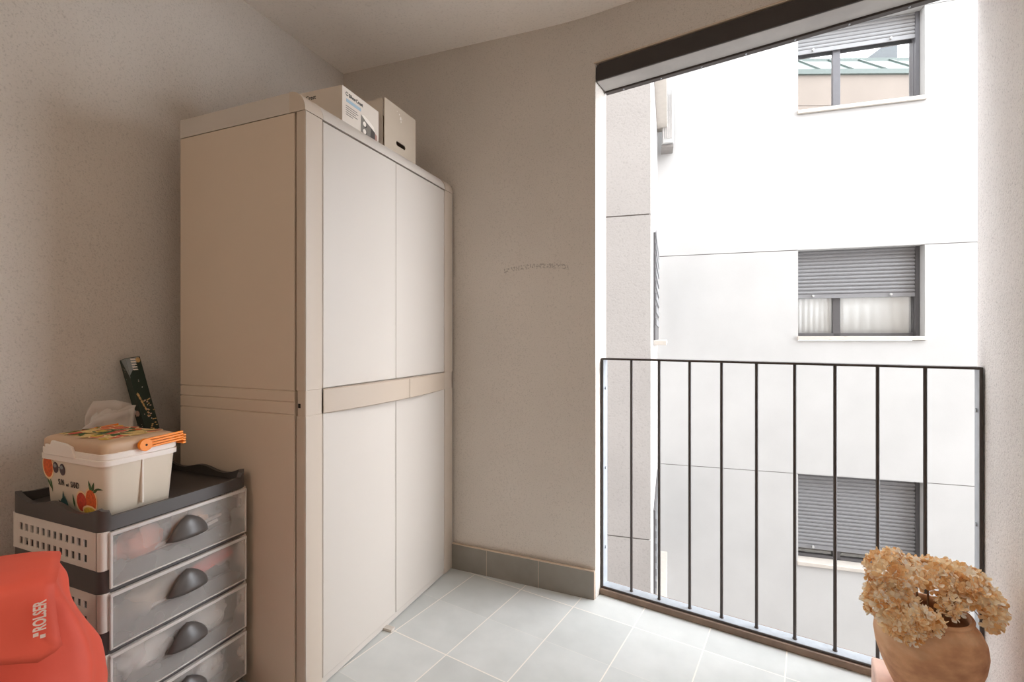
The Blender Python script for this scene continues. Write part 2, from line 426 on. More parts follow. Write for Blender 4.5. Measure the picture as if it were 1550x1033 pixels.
# lintel over the opening
t = thing('lintel', 'dark brown steel beam across the top of the balcony opening', 'beam', (FO.x, FO.y, 0), FA); t['kind'] = 'structure'
b = MB(); z0, z1 = 2.272, 2.345
prof = [(.004, z0), (.004, z1-.016), (.009, z1-.005), (.02, z1), (OPW-.002, z1), (OPW-.002, z0)]
b.loft([[Vector((x, y, z)) for x, z in prof] for y in (-.004, .02)])
b.build('beam_face', M['steel_black'], t, bevel=.002)
b = MB(); b.box(.006, OPW-.002, .002, .098, z0-.001, z0+.06); b.build('soffit_sheen_plate', M['soffit_sheen'], t, bevel=.0015)  # grey plate stands in for the sheen under the dark beam
b = MB(); b.box(.006, OPW-.002, .0985, .124, z0-.008, z0+.06); b.build('drip_edge', M['steel_dark'], t, bevel=.0015)
for i in range(7):
    b = MB(); b.lathe([(.0035, 0), (.0035, -.002), (.002, -.004)], 10, (.09+i*.165, .108)); o = b.build('rivet', M['metal_sheen'], t); o.location.z = z0-.008
b = MB(); b.loft([[Vector((x, y, z)) for x, z in ((-.006, z1+.006), (-.006, z1+.012), (OPW-.002, z1+.012), (OPW-.002, z1+.006))] for y in (-.006, .06)])
b.build('plaster_bead', M['mortar'], t, bevel=.002)
# brown sill under the railing
b = MB(); b.box(0, OPW, .048, .135, 0, .026)
o = b.build('trim_1', M['sillwood'], bevel=.003); o.location = (FO.x, FO.y, 0); o.rotation_euler = (0, 0, FA); struct(o, 'brown sill strip under the balcony railing', 'sill')

# ------------------------------------------------------------------ railing
t = thing('balcony_railing', 'thin dark metal balcony railing with vertical bars', 'railing', (FO.x, FO.y, 0), FA)
T0, T1 = .058, .112; ZT = 1.0575
b = MB(); b.box(.004, OPW-.004, T0, T1, ZT-.008, ZT); b.build('top_rail', M['steel_dark'], t, bevel=.0012)
b = MB(); b.mi = 0; b.box(.004, OPW-.004, T0, T0+.004, .027, .0345); b.mi = 1; b.box(.004, OPW-.004, T0+.004, T1, .028, .035)  # grey top face carries the dark bar's reflection in its colour
b.build('bottom_rail', [M['steel_dark'], M['metal_sheen']], t)
for x in (.004, OPW-.012):
    b = MB(); b.mi = 0; b.box(x, x+.008, T0, T0+.006, .035, ZT-.008); b.mi = 1; b.box(x, x+.008, T0+.006, T1, .035, ZT-.008)  # side face grey likewise, reflected light kept in the colour
    p = b.build('post', [M['steel_dark'], M['metal_sheen']], t)
    for z in ((.2, .56, .92) if x < .1 else (.2, .56, .92)):
        b = MB(); sx = 1 if x < .1 else -1; xx = x+.008 if sx > 0 else x
        b.tube([(xx, .088, z), (xx+sx*.004, .088, z)], .007, 6); b.build('bolt', M['metal_sheen'], p)
def s_at(px, tt):
    k = (px-775)/716; lo, hi = -.5, 2.5
    for _ in range(50):
        mid = (lo+hi)/2; p = F(mid, tt); X = p.x*CY + p.y*SY; Y = -p.x*SY + p.y*CY
        if X/Y < k: lo = mid
        else: hi = mid
    return lo
first = None
for px in (955.8, 997.8, 1044, 1092.3, 1145.2, 1203, 1264, 1328.5, 1400.5):
    if first is None:
        b = MB(); b.tube([(0, .083, .035), (0, .083, ZT-.008)], .0058, 10); b.lathe([(.008, .035), (.007, .04), (.0058, .041)], 10, (0, .083))
        first = o = b.build('baluster', M['steel_dark'], t)
    else:
        o = first.copy(); COL.objects.link(o); o.parent = t
    o.location.x = s_at(px, .083)

# ------------------------------------------------------------------ wardrobe
FX = -1.155; BX = FX-.587; Y0, Y1 = 1.134, 2.078; PW = .0755; SPLIT = 1.611
t = thing('wardrobe', 'tall cream plastic two-door storage wardrobe against the left wall', 'wardrobe', ((FX+BX)/2, (Y0+Y1)/2, 0))
ox, oy = (FX+BX)/2, (Y0+Y1)/2
class L(MB):      # shapes given in room coordinates, stored relative to the wardrobe
    def __init__(s, ox=ox, oy=oy, oz=0): super().__init__(); s.off = Vector((ox, oy, oz))
    def build(s, *a, **k):
        for v in s.bm.verts: v.co -= s.off
        return super().build(*a, **k)
for ya, yb in ((Y0, Y0+.02), (Y1-.02, Y1)):
    b = L()
    for za, zb in ((.0, .9015), (.9045, .9415), (.9445, .9775), (.9805, 1.8635)): b.box(BX, FX-.0445, ya, yb, za, zb)
    yi = (ya+.003, yb) if ya == Y0 else (ya, yb-.003)
    b.box(BX+.003, FX-.0455, yi[0], yi[1], 0, 1.864)
    b.build('side_panel', M['ward_side'], t, bevel=.0015)
b = L(); b.box(BX, BX+.012, Y0+.02, Y1-.02, 0, 1.865); b.build('back_panel', M['ward_side'], t)
b = L(); b.box(BX+.012, FX-.04, Y0+.021, Y1-.021, .03, .05); b.build('bottom_shelf', M['ward_side'], t)
for sgn in (1, -1):
    def yy(v): return Y0 + v if sgn > 0 else Y1 - v
    def pr(bb, x0, x1, v0, v1, za, zb, r=.005):
        a0, a1 = sorted((yy(v0), yy(v1)))
        bb.loft([rrect(x0, x1, a0, a1, r, za, 4), rrect(x0, x1, a0, a1, r, zb, 4)])
    b = L(); pr(b, FX-.0385, FX, 0, PW, .004, .9005); pr(b, FX-.0385, FX-.0, 0, PW, .9815, 1.864)
    pr(b, FX-.036, FX-.0015, .0025, PW-.001, .90, .982)
    post = b.build('corner_post', M['ward_tr'], t, bevel=.0012)
    b = L(); v = .0042                              # the thin raised bead on the front corner
    for za, zb in ((.004, .9), (.982, 1.864)): b.tube([(FX-.0012, yy(v), za), (FX-.0012, yy(v), zb)], .0026, 8)
    b.build('corner_bead', M['ward'], post)
    b = L(); a0, a1 = sorted((yy(.0018), yy(.01))); b.box(FX-.031, FX-.021, a0, a1, .926, .940); b.build('peg_hole', M['hole'], post)
# roof with a rounded front
def roofprof(grow, zlow):
    r = .062; pts = [(BX-grow, zlow), (BX-grow, 1.93+grow)]
    cx, cz = FX-r, 1.93-r
    for k in range(13):
        a = R(90-90*k/12); pts.append((cx+(r+grow)*math.cos(a), cz+(r+grow)*math.sin(a)))
    pts.append((FX+grow, zlow)); return pts
b = L(); b.loft([[Vector((x, y, z)) for x, z in roofprof(0, 1.866)] for y in (Y0+PW+.0015, Y1-PW-.0015)])
RX = FX-.066
for ya, yb in ((Y0, Y0+PW-.001), (Y1-PW+.001, Y1)): b.box(BX, RX, ya, yb, 1.866, 1.93)
b.box(BX+.002, FX-.05, Y0+.003, Y1-.003, 1.867, 1.922)
roof = b.build('roof', M['ward'], t, smooth=30)
def capprof():
    return [(RX+.0015, 1.8655), (RX+.0015, 1.9312)] + [p for p in roofprof(.0012, 1.8655)[2:-1]] + [(FX+.0012, 1.8655)]
for ya, yb in ((Y0-.001, Y0+PW-.0012), (Y1-PW+.0012, Y1+.001)):
    b = L(); b.loft([[Vector((x, y, z)) for x, z in capprof()] for y in (ya, yb)]); b.build('corner_cap', M['ward_tr'], roof, smooth=30)
b = L(); b.box(BX+.02, FX-.006, Y0+.02, Y1-.02, .004, .03); b.build('plinth', M['ward'], t)
# doors
def bowed(bb, ya, yb, za, zb, bow, xf, th=.018, ny=14, nz=10):
    def pt(i, j, back):
        u, v = i/ny, j/nz
        x = xf + bow*(1-(2*u-1)**2)*(1-(2*v-1)**4)
        return Vector((xf-th if back else x, ya+(yb-ya)*u, za+(zb-za)*v))
    g = [[bb.bm.verts.new(pt(i, j, 0)) for j in range(nz+1)] for i in range(ny+1)]
    h = [[bb.bm.verts.new(pt(i, j, 1)) for j in range(nz+1)] for i in range(ny+1)]
    for i in range(ny):
        for j in range(nz):
            bb.face([g[i][j], g[i+1][j], g[i+1][j+1], g[i][j+1]]); bb.face([h[i][j+1], h[i+1][j+1], h[i+1][j], h[i][j]])
    for i in range(ny):
        bb.face([h[i][0], h[i+1][0], g[i+1][0], g[i][0]]); bb.face([g[i][nz], g[i+1][nz], h[i+1][nz], h[i][nz]])
    for j in range(nz):
        bb.face([g[0][j], g[0][j+1], h[0][j+1], h[0][j]]); bb.face([h[ny][j], h[ny][j+1], g[ny][j+1], g[ny][j]])
D0, D1 = Y0+PW+.002, Y1-PW-.002
for k, (ya, yb) in enumerate(((D0, SPLIT-.0015), (SPLIT+.0015, D1))):
    b = L(); bowed(b, ya, yb, .026, 1.861, .0, FX-.014, .012, 1, 1); door = b.build('door', M['ward'], t)
    b = L(); bowed(b, ya+(.001 if k else 0)*-1, yb+(0 if k else .001), .982, 1.861, .005, FX-.002); b.build('upper_panel', M['ward'], door, bevel=.0025)
    b = L(); bowed(b, ya, yb, .028, .9, .004, FX-.002); b.build('lower_panel', M['ward'], door, bevel=.0025)
    b = L(); n = 16; OV = 1.655
    ha, hb = (ya, OV-.0015) if k == 0 else (OV+.0015, yb)
    lo, lb = [], []
    for i in range(n+1):
        y = ha + (hb-ha)*i/n
        w = max(0, min(1, (y-D0)/(SPLIT-D0))) if y < SPLIT else max(0, min(1, (D1-y)/(D1-SPLIT)))
        out = FX + .001 + .034*math.sin(w*math.pi/2)**.8
        lo.append((out, y))
    prof = [Vector((x, y, 0)) for x, y in lo] + [Vector((FX-.001, y, 0)) for x, y in lo[::-1]]
    ins = [Vector((x-.004 if i <= n else x, y, 0)) for i, (x, y) in enumerate([(p.x, p.y) for p in prof])]
    b.loft([[p+Vector((0, 0, .8985)) for p in ins], [p+Vector((0, 0, .902)) for p in prof], [p+Vector((0, 0, .978)) for p in prof], [p+Vector((0, 0, .981)) for p in ins]])
    b.build('handle', M['ward_handle'], door, smooth=35)
b = L(); b.box(FX-.02, FX+.034, 1.532, 1.556, .0, .0105); b.build('floor_bolt', M['ward'], t, bevel=.002)

# ------------------------------------------------------------------ cartons on the wardrobe
def carton_label(b, S):
    pass
bx0, bw, bh, bd = -1.228, .224, .15, .3
t = thing('carton', 'white printed appliance carton on the wardrobe, nearest the viewer', 'box', (bx0, 1.381, 1.9305), R(2.5))
b = MB(); b.box(-bd, 0, 0, bw, 0, bh); b.build('box_body', M['carton'], t, bevel=.0012)
S = axes((.0003, 0, 0), (0, 1, 0), (0, 0, 1))           # front face: x along the front, y up
b = MB(); b.mi = 0
ring = [(.026+.0075*math.cos(a*.2618), .128+.0075*math.sin(a*.2618)) for a in range(1, 24)]
for i in range(len(ring)-1):
    (x0, y0), (x1, y1) = ring[i], ring[i+1]; c = Vector((.026, .128))
    p0, p1 = Vector(ring[i]), Vector(ring[i+1]); q0, q1 = c+(p0-c)*.68, c+(p1-c)*.68
    b.flat(S, [tuple(p0), tuple(p1), tuple(q1), tuple(q0)])
b.text('SilverCrest', .0185, S @ T(.037, .1215), .0004)
b.mi = 1; b.flat(S, [(.022, .0985), (.108, .0985), (.108, .1105), (.022, .1105)])
b.mi = 2
for i in range(5):
    x1 = (.085, .092, .078, .088, .06)[i]; z = .082-i*.008
    b.flat(S, [(.02, z), (x1, z), (x1, z+.0028), (.02, z+.0028)])
b.mi = 3; b.flat(S, [(.108, .0005), (.165, .0005), (.172, .062), (.14, .072), (.108, .088)])
b.mi = 4; b.flat(S, [(.165, .0005), (.198, .0005), (.198, .052), (.172, .062)])
b.mi = 5; b.flat(S, [(.199, .0005), (.213, .0005), (.211, .045), (.199, .05)])
b.mi = 6; b.flat(S, [(.112, .0885), (.14, .0725), (.172, .0625), (.198, .0525), (.19, .071), (.16, .084), (.125, .092)])
b.mi = 4
for z in (.057, .028): b.disc(S @ T(.1335, z, .0003), .0115, .0115, .0004)
b.mi = 6
for z in (.059, .03): b.disc(S @ T(.13, z, .0007), .0095, .0095, .0006)
b.build('printed_front', [M['ink'], M['inkblue'], M['inkgrey'], M['photo_grey'], M['photo_dark'], M['photo_rose'], M['inkwhite']], t, smooth=0)
S = axes((-bd, -.0003, 0), (1, 0, 0), (0, 0, 1))
b = MB(); b.text('SilverCrest', .021, S @ T(.085, .118), .0004); b.build('printed_side', M['ink'], t, smooth=0)

t = thing('carton', 'taller plain carton with an oval hand hole, beside the printed carton', 'box', (bx0, 1.631, 1.9305), 0)
bw, bh, bd = .23, .223, .27
b = MB(); hz, hy = .062, .115; th = .004
o_, i_ = rrect(0, bw, 0, bh, .0006, 0), rrect(hy-.034, hy+.034, hz-.0095, hz+.0095, .0094, 0)
def up_(l, x): return [Vector((x, p.x, p.y)) for p in l]
b.loft([up_(o_, 0), up_(i_, 0), up_(i_, -th), up_(o_, -th), up_(o_, 0)], False, False)
b.build('front_panel', M['carton2'], t, smooth=0)
b = MB()
b.box(-bd, -.009, bw-th, bw, 0, bh); b.box(-bd, -bd+th, 0, bw, 0, bh); b.box(-bd, -.004, 0, bw, 0, th); b.build('box_body', M['carton2'], t, smooth=0)
b = MB(); n = 12                                         # left panel with a torn top edge
top = [(-.009-(bd-.009)*i/n, .219-.004*(i > 2)+.003*math.sin(i*2.3)) for i in range(n+1)]
b.loft([[Vector((x, y, z)) for x, z in [(-.009, 0)]+top+[(-bd, 0)]] for y in (-.003, .001)]); b.build('side_panel', M['carton'], t, smooth=0)
b = MB(); b.box(-bd+.02, -.03, .01, bw-.01, .16, .164, T(0, 0, 0)); b.build('inner_flap', M['carton2'], t)
S = axes((.0003, 0, 0), (0, 1, 0), (0, 0, 1)); b = MB()
for pts in ([(.085, .198), (.09, .199), (.087, .204)], [(.1, .19), (.106, .19), (.106, .196), (.1, .197)], [(.106, .172), (.118, .172), (.118, .186), (.108, .188)], [(.112, .163), (.118, .163), (.119, .17), (.113, .171)], [(.119, .178), (.124, .176), (.124, .184)]):
    b.flat(S, pts)
b.build('printed_mark', M['inkwhite'], t, smooth=0)

# ------------------------------------------------------------------ drawer tower
TX1, TX0, TY0, TY1 = -1.377, -1.79, .703, 1.112
tx, ty = (TX0+TX1)/2, (TY0+TY1)/2
t = thing('drawer_tower', 'charcoal and white plastic drawer tower with cloudy drawers', 'drawer unit', (tx, ty, 0))
class LT(L):
    def __init__(s): super().__init__(tx, ty, 0)
def frame_ring(bb, za, zb, wall=.012, r=.026):
    o0, i0 = rrect(TX0, TX1, TY0, TY1, r, za), rrect(TX0+wall, TX1-wall, TY0+wall, TY1-wall, r-wall*.6, za)
    o1, i1 = rrect(TX0, TX1, TY0, TY1, r, zb), rrect(TX0+wall, TX1-wall, TY0+wall, TY1-wall, r-wall*.6, zb)
    bb.loft([o0, o1, i1, i0, o0], False, False)
PITCH = .154; TOP = .664
def wavy(p):                # height of the tray lip: raised corners, dipped sides
    fx = (p.x-tx)/((TX1-TX0)/2); fy = (p.y-ty)/((TY1-TY0)/2)
    corner = min(abs(fx), abs(fy))
    if abs(fx) > .97 and fx > 0 and abs(fy) < .9: return .699
    if abs(fy) > .97: return .708 + .008*math.cos(fx*math.pi*2.0) + .007*max(0, corner-.75)/.25
    return .706 + .016*max(0, corner-.8)/.2 + .004*math.cos(fy*9)
def dense(loop, k=5):
    out = []
    for i, p in enumerate(loop):
        q = loop[(i+1) % len(loop)]
        m = k*3 if (q-p).length > .1 else 1
        for j in range(m): out.append(p.lerp(q, j/m))
    return out
b = LT()
o0 = dense(rrect(TX0, TX1, TY0, TY1, .026, TOP)); i0 = dense(rrect(TX0+.012, TX1-.012, TY0+.012, TY1-.012, .019, .684))
o1 = [Vector((p.x, p.y, wavy(p))) for p in o0]
i1 = [Vector((q.x, q.y, wavy(p))) for p, q in zip(o0, i0)]
n_ = len(o0)
b.loft([o0, o1, i1, i0], True, True)
b.build('top_tray', M['char'], t, smooth=50)
zs = [TOP - PITCH*k for k in range(4)]
for k, z in enumerate(zs):
    zb = z-.096; za = zb-.058
    b = LT(); frame_ring(b, za, zb); b.build('shelf_frame', M['char'], t, smooth=50)
    b = LT(); b.box(TX0+.01, TX1-.03, TY0+.01, TY1-.01, za+.004, za+.008); b.build('shelf_floor', M['char'], t)
    # perforated side panels: a wall of cells with real square holes, and rounded corner posts
    for yf, inward in ((TY0+.0015, 1), (TY1-.0015, -1)):
        b = LT(); xs = [TX0+.02]; n = 12; span0, span1 = TX0+.036, TX1-.052; pit = (span1-span0)/n
        for i in range(n): xs += [span0+i*pit+pit*.22, span0+i*pit+pit*.78]
        xs.append(TX1-.02)
        zz = [zb, zb+.014, zb+.034, zb+.052, zb+.072, z]
        g = [[[b.bm.verts.new((x, yf+dy*inward, q)) for q in zz] for x in xs] for dy in (0, .003)]
        for i in range(len(xs)-1):
            for j in range(len(zz)-1):
                hole = i % 2 == 1 and j in (1, 3)
                if not hole:
                    for d in (0, 1): b.face([g[d][i][j], g[d][i+1][j], g[d][i+1][j+1], g[d][i][j+1]])
                else:
                    ring = [(i, j), (i+1, j), (i+1, j+1), (i, j+1)]
                    for a in range(4):
                        (i0_, j0_), (i1_, j1_) = ring[a], ring[(a+1) % 4]
                        b.face([g[0][i0_][j0_], g[0][i1_][j1_], g[1][i1_][j1_], g[1][i0_][j0_]])
        b.build('side_panel', M['white_pl'], t, smooth=0)
    for xa, ya in ((TX1-.026, TY0+.001), (TX1-.026, TY1-.027), (TX0+.001, TY0+.001), (TX0+.001, TY1-.027)):
        b = LT(); r = .0125
        b.loft([rrect(xa, xa+.0255, ya, ya+.026, r, q, 5) for q in (zb, z)]); b.build('corner_post', M['white_pl'], t, smooth=50)
    b = LT(); b.box(TX0+.02, TX1-.02, TX0*0+TY0+.03, TY1-.03, za+.0, za+.003); b.bm.clear(); b.bm.free()
    # drawer
    dy0, dy1 = TY0+.022, TY1-.012; dz1, dz0 = z-.003, z-.144; fx = TX1+.004
    b = LT(); b.mi = 0; wl = .0022
    b.box(fx-.003, fx, dy0, dy1, dz0, dz1-.009); b.box(TX0+.03, fx-.003, dy0+.012, dy0+.012+wl, dz0+.014, dz1-.03); b.box(TX0+.03, fx-.003, dy1-.012-wl, dy1-.012, dz0+.014, dz1-.03)
    b.box(TX0+.03, fx-.003, dy0+.0145, dy1-.0145, dz0+.012, dz0+.014); b.box(TX0+.03, TX0+.032, dy0+.0145, dy1-.0145, dz0+.014, dz1-.03)
    dr = b.build('drawer', M['cloudy'], t, smooth=0)
    b = LT()
    for args in ((fx-.008, fx+.003, dy0-.003, dy1+.003, dz1-.009, dz1), (fx-.004, fx+.002, dy0-.003, dy0+.003, dz0, dz1-.009), (fx-.004, fx+.002, dy1-.003, dy1+.003, dz0, dz1-.009), (fx-.004, fx+.002, dy0+.003, dy1-.003, dz0, dz0+.004)): b.box(*args)
    b.build('drawer_rim', M['cloudy_rim'], dr, bevel=.001)
    b = LT(); hw, hh, hd = .0565, .057, .03; n, m2 = 22, 9; hz = z-.081; rows = []
    for j in range(m2+1):
        ph = math.pi/2*j/m2
        rows.append([Vector((fx+hd*math.cos(ph)*math.sin(math.pi*i/n)**.75, ty+.004-hw*math.cos(math.pi*i/n)*(math.cos(ph)**.35 if j < m2 else 0), hz+hh*math.sin(ph)*math.sin(math.pi*i/n)**.6)) for i in range(n+1)])
    b.loft(rows, False, False, closed=False)
    b.build('handle', M['handle'], dr, solid=.002, smooth=70)
for xa in (TX0+.03, TX1-.03):
    for ya in (TY0+.03, TY1-.03):
        b = LT(); b.loft([rrect(xa-.014, xa+.014, ya-.014, ya+.014, .006, q) for q in (0, zs[-1]-.154)]); b.build('foot', M['char'], t)

# what lies in the drawers, seen through the cloudy fronts
def crumple(cx, cy, cz, sx, sy, sz, seed, n=16):
    b = MB(); loops = []
    for j in range(1, n):
        th = math.pi*j/n; row = []
        for i in range(2*n):
            ph = math.pi*i/n; d = Vector((math.sin(th)*math.cos(ph), math.sin(th)*math.sin(ph), math.cos(th)))
            k = 1 + .32*noise.noise(d*2.1+Vector((seed, 0, 0))) + .16*noise.noise(d*5.5+Vector((0, seed, 0)))
            p = Vector((d.x*sx, d.y*sy, d.z*sz))*k
            row.append(Vector((cx+p.x, cy+p.y, max(cz+p.z, cz-sz*.8))))
        loops.append(row)
    return b.loft(loops)
def in_drawer(k): return zs[k]-.144+.0145
MX = {}
for nm, rgb in (('pink', (232, 150, 128)), ('peach', (236, 186, 150)), ('slate', (92, 92, 98)), ('red_cloth', (206, 74, 58)), ('white_cloth', (236, 230, 224)), ('beige_cloth', (196, 178, 160))):
    MX[nm] = plain('stored_'+nm, rgb, .7, var=.1, vs=40)
def lay(o, lab, cat, group=None): return tag(o, lab, cat, group)
z = in_drawer(0)
lay(crumple(TX1-.054, TY0+.115, z+.052, .036, .058, .045, 1).build('paper_bag', MX['pink'], smooth=60), 'pink crumpled bag at the left of the top drawer', 'bag')
lay(crumple(TX1-.054, TY1-.155, z+.05, .035, .05, .045, 4).build('paper_bag', MX['peach'], smooth=60), 'peach crumpled bag behind the handle of the top drawer', 'bag')
lay(crumple(TX1-.054, TY1-.068, z+.04, .032, .036, .035, 9).build('cloth_pouch', MX['slate'], smooth=60), 'dark grey pouch at the right of the top drawer', 'pouch')
for i, (y0, y1, dz, h) in enumerate(((.05, .2, .013, .03), (.075, .32, .014, .048), (.07, .34, .022, .058))):
    b = MB(); b.tube([(TX1-.017-(.006 if i == 1 else .016 if i == 2 else 0), TY0+y0, z+dz), (TX1-.017-(.006 if i == 1 else .016 if i == 2 else 0), TY0+y1, z+h)], .005, 8)
    lay(b.build('plastic_rod', MX[('peach', 'white_cloth', 'white_cloth')[i]], smooth=60), ('short peach rod lying low in the top drawer', 'long white rod across the front of the top drawer', 'long white rod behind the other in the top drawer')[i], 'rod', 'rods in the top drawer')
z = in_drawer(1)
lay(crumple(TX1-.054, TY0+.16, z+.048, .035, .085, .042, 6).build('folded_cloth', MX['beige_cloth'], smooth=60), 'beige bundled cloth in the second drawer', 'cloth')
for i in range(2):
    b = MB(); b.box(-.004, .004, -.07, .07, 0, .016, T(TX1-.007-.01*i, TY1-.12, z+.072+.014*i) @ Matrix.Rotation(R(9), 4, 'X')); 
    lay(b.build('plastic_strip', MX['red_cloth'], bevel=.001), ('front red strip at the right of the second drawer', 'rear red strip at the right of the second drawer')[i], 'strip', 'red strips in the second drawer')
for i, (y0, y1, z0_, z1_) in enumerate(((.08, .26, .012, .03), (.1, .27, .03, .05), (.05, .2, .006, .02))):
    b = MB(); ys = [TY0+y0+(y1-y0)*j/8 for j in range(9)]
    b.tube([(TX1-.007-.009*(i % 2), y, z+z0_+(z1_-z0_)*j/8+.004*math.sin(j)) for j, y in enumerate(ys)], .0038, 8)
    lay(b.build('white_cord', MX['white_cloth'], smooth=60), ('middle white cord length in the second drawer', 'upper white cord length in the second drawer', 'lowest white cord length in the second drawer')[i], 'cord', 'cord lengths in the second drawer')
lay(crumple(TX1-.054, TY1-.065, z+.032, .03, .034, .028, 12).build('cloth_pouch', MX['slate'], smooth=60), 'dark grey pouch at the right of the second drawer', 'pouch')
z = in_drawer(2)
lay(crumple(TX1-.054, TY0+.125, z+.055, .034, .07, .048, 14).build('plastic_bag', MX['white_cloth'], smooth=60), 'white stuffed bag filling the left of the third drawer', 'bag')
lay(crumple(TX1-.054, TY1-.11, z+.056, .033, .062, .048, 17).build('plastic_bag', MX['white_cloth'], smooth=60), 'white stuffed bag at the right of the third drawer', 'bag')
z = in_drawer(3)
lay(crumple(TX1-.054, TY1-.11, z+.052, .034, .062, .045, 21).build('plastic_bag', MX['white_cloth'], smooth=60), 'white stuffed bag in the lowest drawer', 'bag')
lay(crumple(TX1-.054, TY0+.12, z+.048, .034, .06, .042, 23).build('folded_cloth', MX['beige_cloth'], smooth=60), 'beige bundled cloth in the lowest drawer', 'cloth')

# ------------------------------------------------------------------ cooler box
cx1, cx0, cy0, cy1 = -1.402, -1.682, .722, .905
cz = .6848
t = thing('cooler_box', 'small cream cooler box with orange handle and fruit print', 'cooler box', ((cx0+cx1)/2, (cy0+cy1)/2, cz))
mx_, my_ = (cx0+cx1)/2, (cy0+cy1)/2
hx, hy_ = (cx1-cx0)/2, (cy1-cy0)/2
def rr(gx, z, r=.022, gy=None):
    gy = gx if gy is None else gy
    return rrect(-hx-gx, hx+gx, -hy_-gy, hy_+gy, r, z)
b = MB(); b.loft([rr(-.012, 0, .018), rr(-.010, .003, .02), rr(-.001, .138, .022), rr(-.0005, .142, .022)])
b.build('cooler_body', M['cool_body'], t, smooth=50)
b = MB(); b.loft([rr(0, .136), rr(.0045, .1365, .024), rr(.005, .15, .024), rr(.001, .1515), rr(.001, .153), rr(.003, .1535), rr(.0032, .166), rr(.0, .168)])
b.build('rim', M['cool_white'], t, smooth=50)
b = MB(); b.loft([rr(-.001, .1655), rr(.001, .167), rr(.0008, .188), rr(-.004, .1935), rr(-.012, .1965), rr(-.03, .1985)])
lid = b.build('lid', M['cool_tan'], t, smooth=60)
# white latch tab rising over the lid on the side towards the viewer
b = MB(); pts = [(-.105, .15), (.03, .15), (.018, .178), (-.012, .185), (-.075, .189), (-.082, .176), (-.105, .178)]
b.loft([[Vector((x, -hy_-g, zz)) for x, zz in pts] for g in (.001, .0075)]); b.build('latch_tab', M['cool_white'], t, bevel=.0015)
# fruit print on the lid
b = MB(); r2 = random.Random(5); zt = .1988
spots = []
for i in range(95):
    x, y = r2.uniform(-hx+.034, hx-.04), r2.uniform(-hy_+.034, hy_-.034)
    k = r2.choice((0, 0, 1, 2, 3, 3, 3, 4, 4, 3)); spots.append((x, y, k))
b.mi = 5; b.flat(T(0, 0, zt-.0004), [(-hx+.026, -hy_+.026), (hx-.03, -hy_+.026), (hx-.03, hy_-.026), (-hx+.026, hy_-.026)], .0003)
for q, (x, y, k) in enumerate(spots):
    m = T(x, y, zt+q*.00002) @ Matrix.Rotation(r2.uniform(0, 6.28), 4, 'Z')
    if k < 2:
        b.mi = 2; b.disc(m, .021, .018, .0002, 18); b.mi = k; b.disc(m @ T(0, 0, .0002), .0175, .0148, .0001, 18)
    elif k == 2: b.mi = 3; b.disc(m, .019, .013, .0002, 14)
    elif k == 3: b.mi = 4; b.flat(m, [(-.024, 0), (-.008, .007), (.01, .0065), (.027, 0), (.01, -.005), (-.008, -.006)], .0002)
    else: b.mi = 5; b.disc(m, .024, .014, .0002, 14)
b.build('lid_print', [M['flesh'], M['flesh2'], M['rind'], M['lemon'], M['leaf'], M['sand']], lid, smooth=0)
# print on the side facing the viewer (leaning outward slightly)
ln = Vector((0, -.009, .135)).normalized()
S = axes((-hx, -hy_+.010-.0006, .003), (1, 0, 0), ln)
def fruit(b, m, rx, ry, k):
    b.mi = 2; b.disc(m, rx, ry, .0004, 26); b.mi = k; b.disc(m @ T(0, 0, .0002), rx*.83, ry*.83, .0004, 26)
def leafs(b, x, y, ang, ln_, w, k=4):
    m = S @ T(x, y, .0001) @ Matrix.Rotation(R(ang), 4, 'Z'); b.mi = k
    b.flat(m, [(0, 0), (ln_*.3, w), (ln_*.65, w*.8), (ln_, 0), (ln_*.65, -w*.5), (ln_*.3, -w*.7)])
FM = [M['flesh'], M['flesh2'], M['rind'], M['lemon'], M['leaf'], M['sand'], M['lens'], M['teal'], M['ink'], M['inkwhite'], M['silver']]
def fp(nm='fruit_print'):
    global b
    b.build(nm, FM, t, smooth=0); b = MB()
b = MB()
fruit(b, S @ T(.03, .112), .027, .036, 0)
leafs(b, .022, .078, -60, .03, .004); leafs(b, .036, .078, -80, .036, .004); fp()
b.mi = 6; b.disc(S @ T(.066, .112, .0002), .0125, .015, .0004); b.disc(S @ T(.097, .109, .0002), .0125, .016, .0004); b.flat(S @ T(0, 0, .0002), [(.077, .113), (.086, .112), (.086, .1145), (.077, .1155)])
b.mi = 10; b.disc(S @ T(.0645, .117, .0007), .007, .005, .0004); b.disc(S @ T(.0955, .115, .0007), .007, .005, .0004); fp('sunglasses_print')
fruit(b, S @ T(.175, .031), .026, .03, 1); fp()
leafs(b, .222, .062, 110, .032, .006); leafs(b, .224, .062, 68, .03, .006); leafs(b, .226, .06, 30, .034, .005); leafs(b, .238, .072, 4, .034, .0028)
fruit(b, S @ T(.217, .04), .027, .034, 0); fp()
b.mi = 2; b.disc(S @ T(.208, .012, .0006), .03, .014, .0004); b.mi = 3; b.disc(S @ T(.21, .0105, .0011), .026, .011, .0004); fp()
leafs(b, .142, .012, 100, .035, .004); fp('leaf_print'); leafs(b, .075, .008, 50, .038, .008, 7); leafs(b, .095, .006, 95, .044, .007, 7); leafs(b, .11, .004, 110, .034, .007, 7); leafs(b, .09, .004, 140, .03, .007, 8)
fp('leaf_print'); b.bm.free()
b = MB(); b.text('SUN', .023, S @ T(.073, .066, .0003), .0001, .62); b.text('and', .012, S @ T(.1085, .0655, .0003), .0001, .66); b.text('SAND', .023, S @ T(.130, .065, .0003), .0001, .62)
b.build('lettering', M['photo_dark'], t, smooth=0)
b = MB(); b.box(hx-.0095, hx+.0012, -.0015, .0015, .02, .14, Matrix.Identity(4)); b.build('moulding_line', M['cool_white'], t)
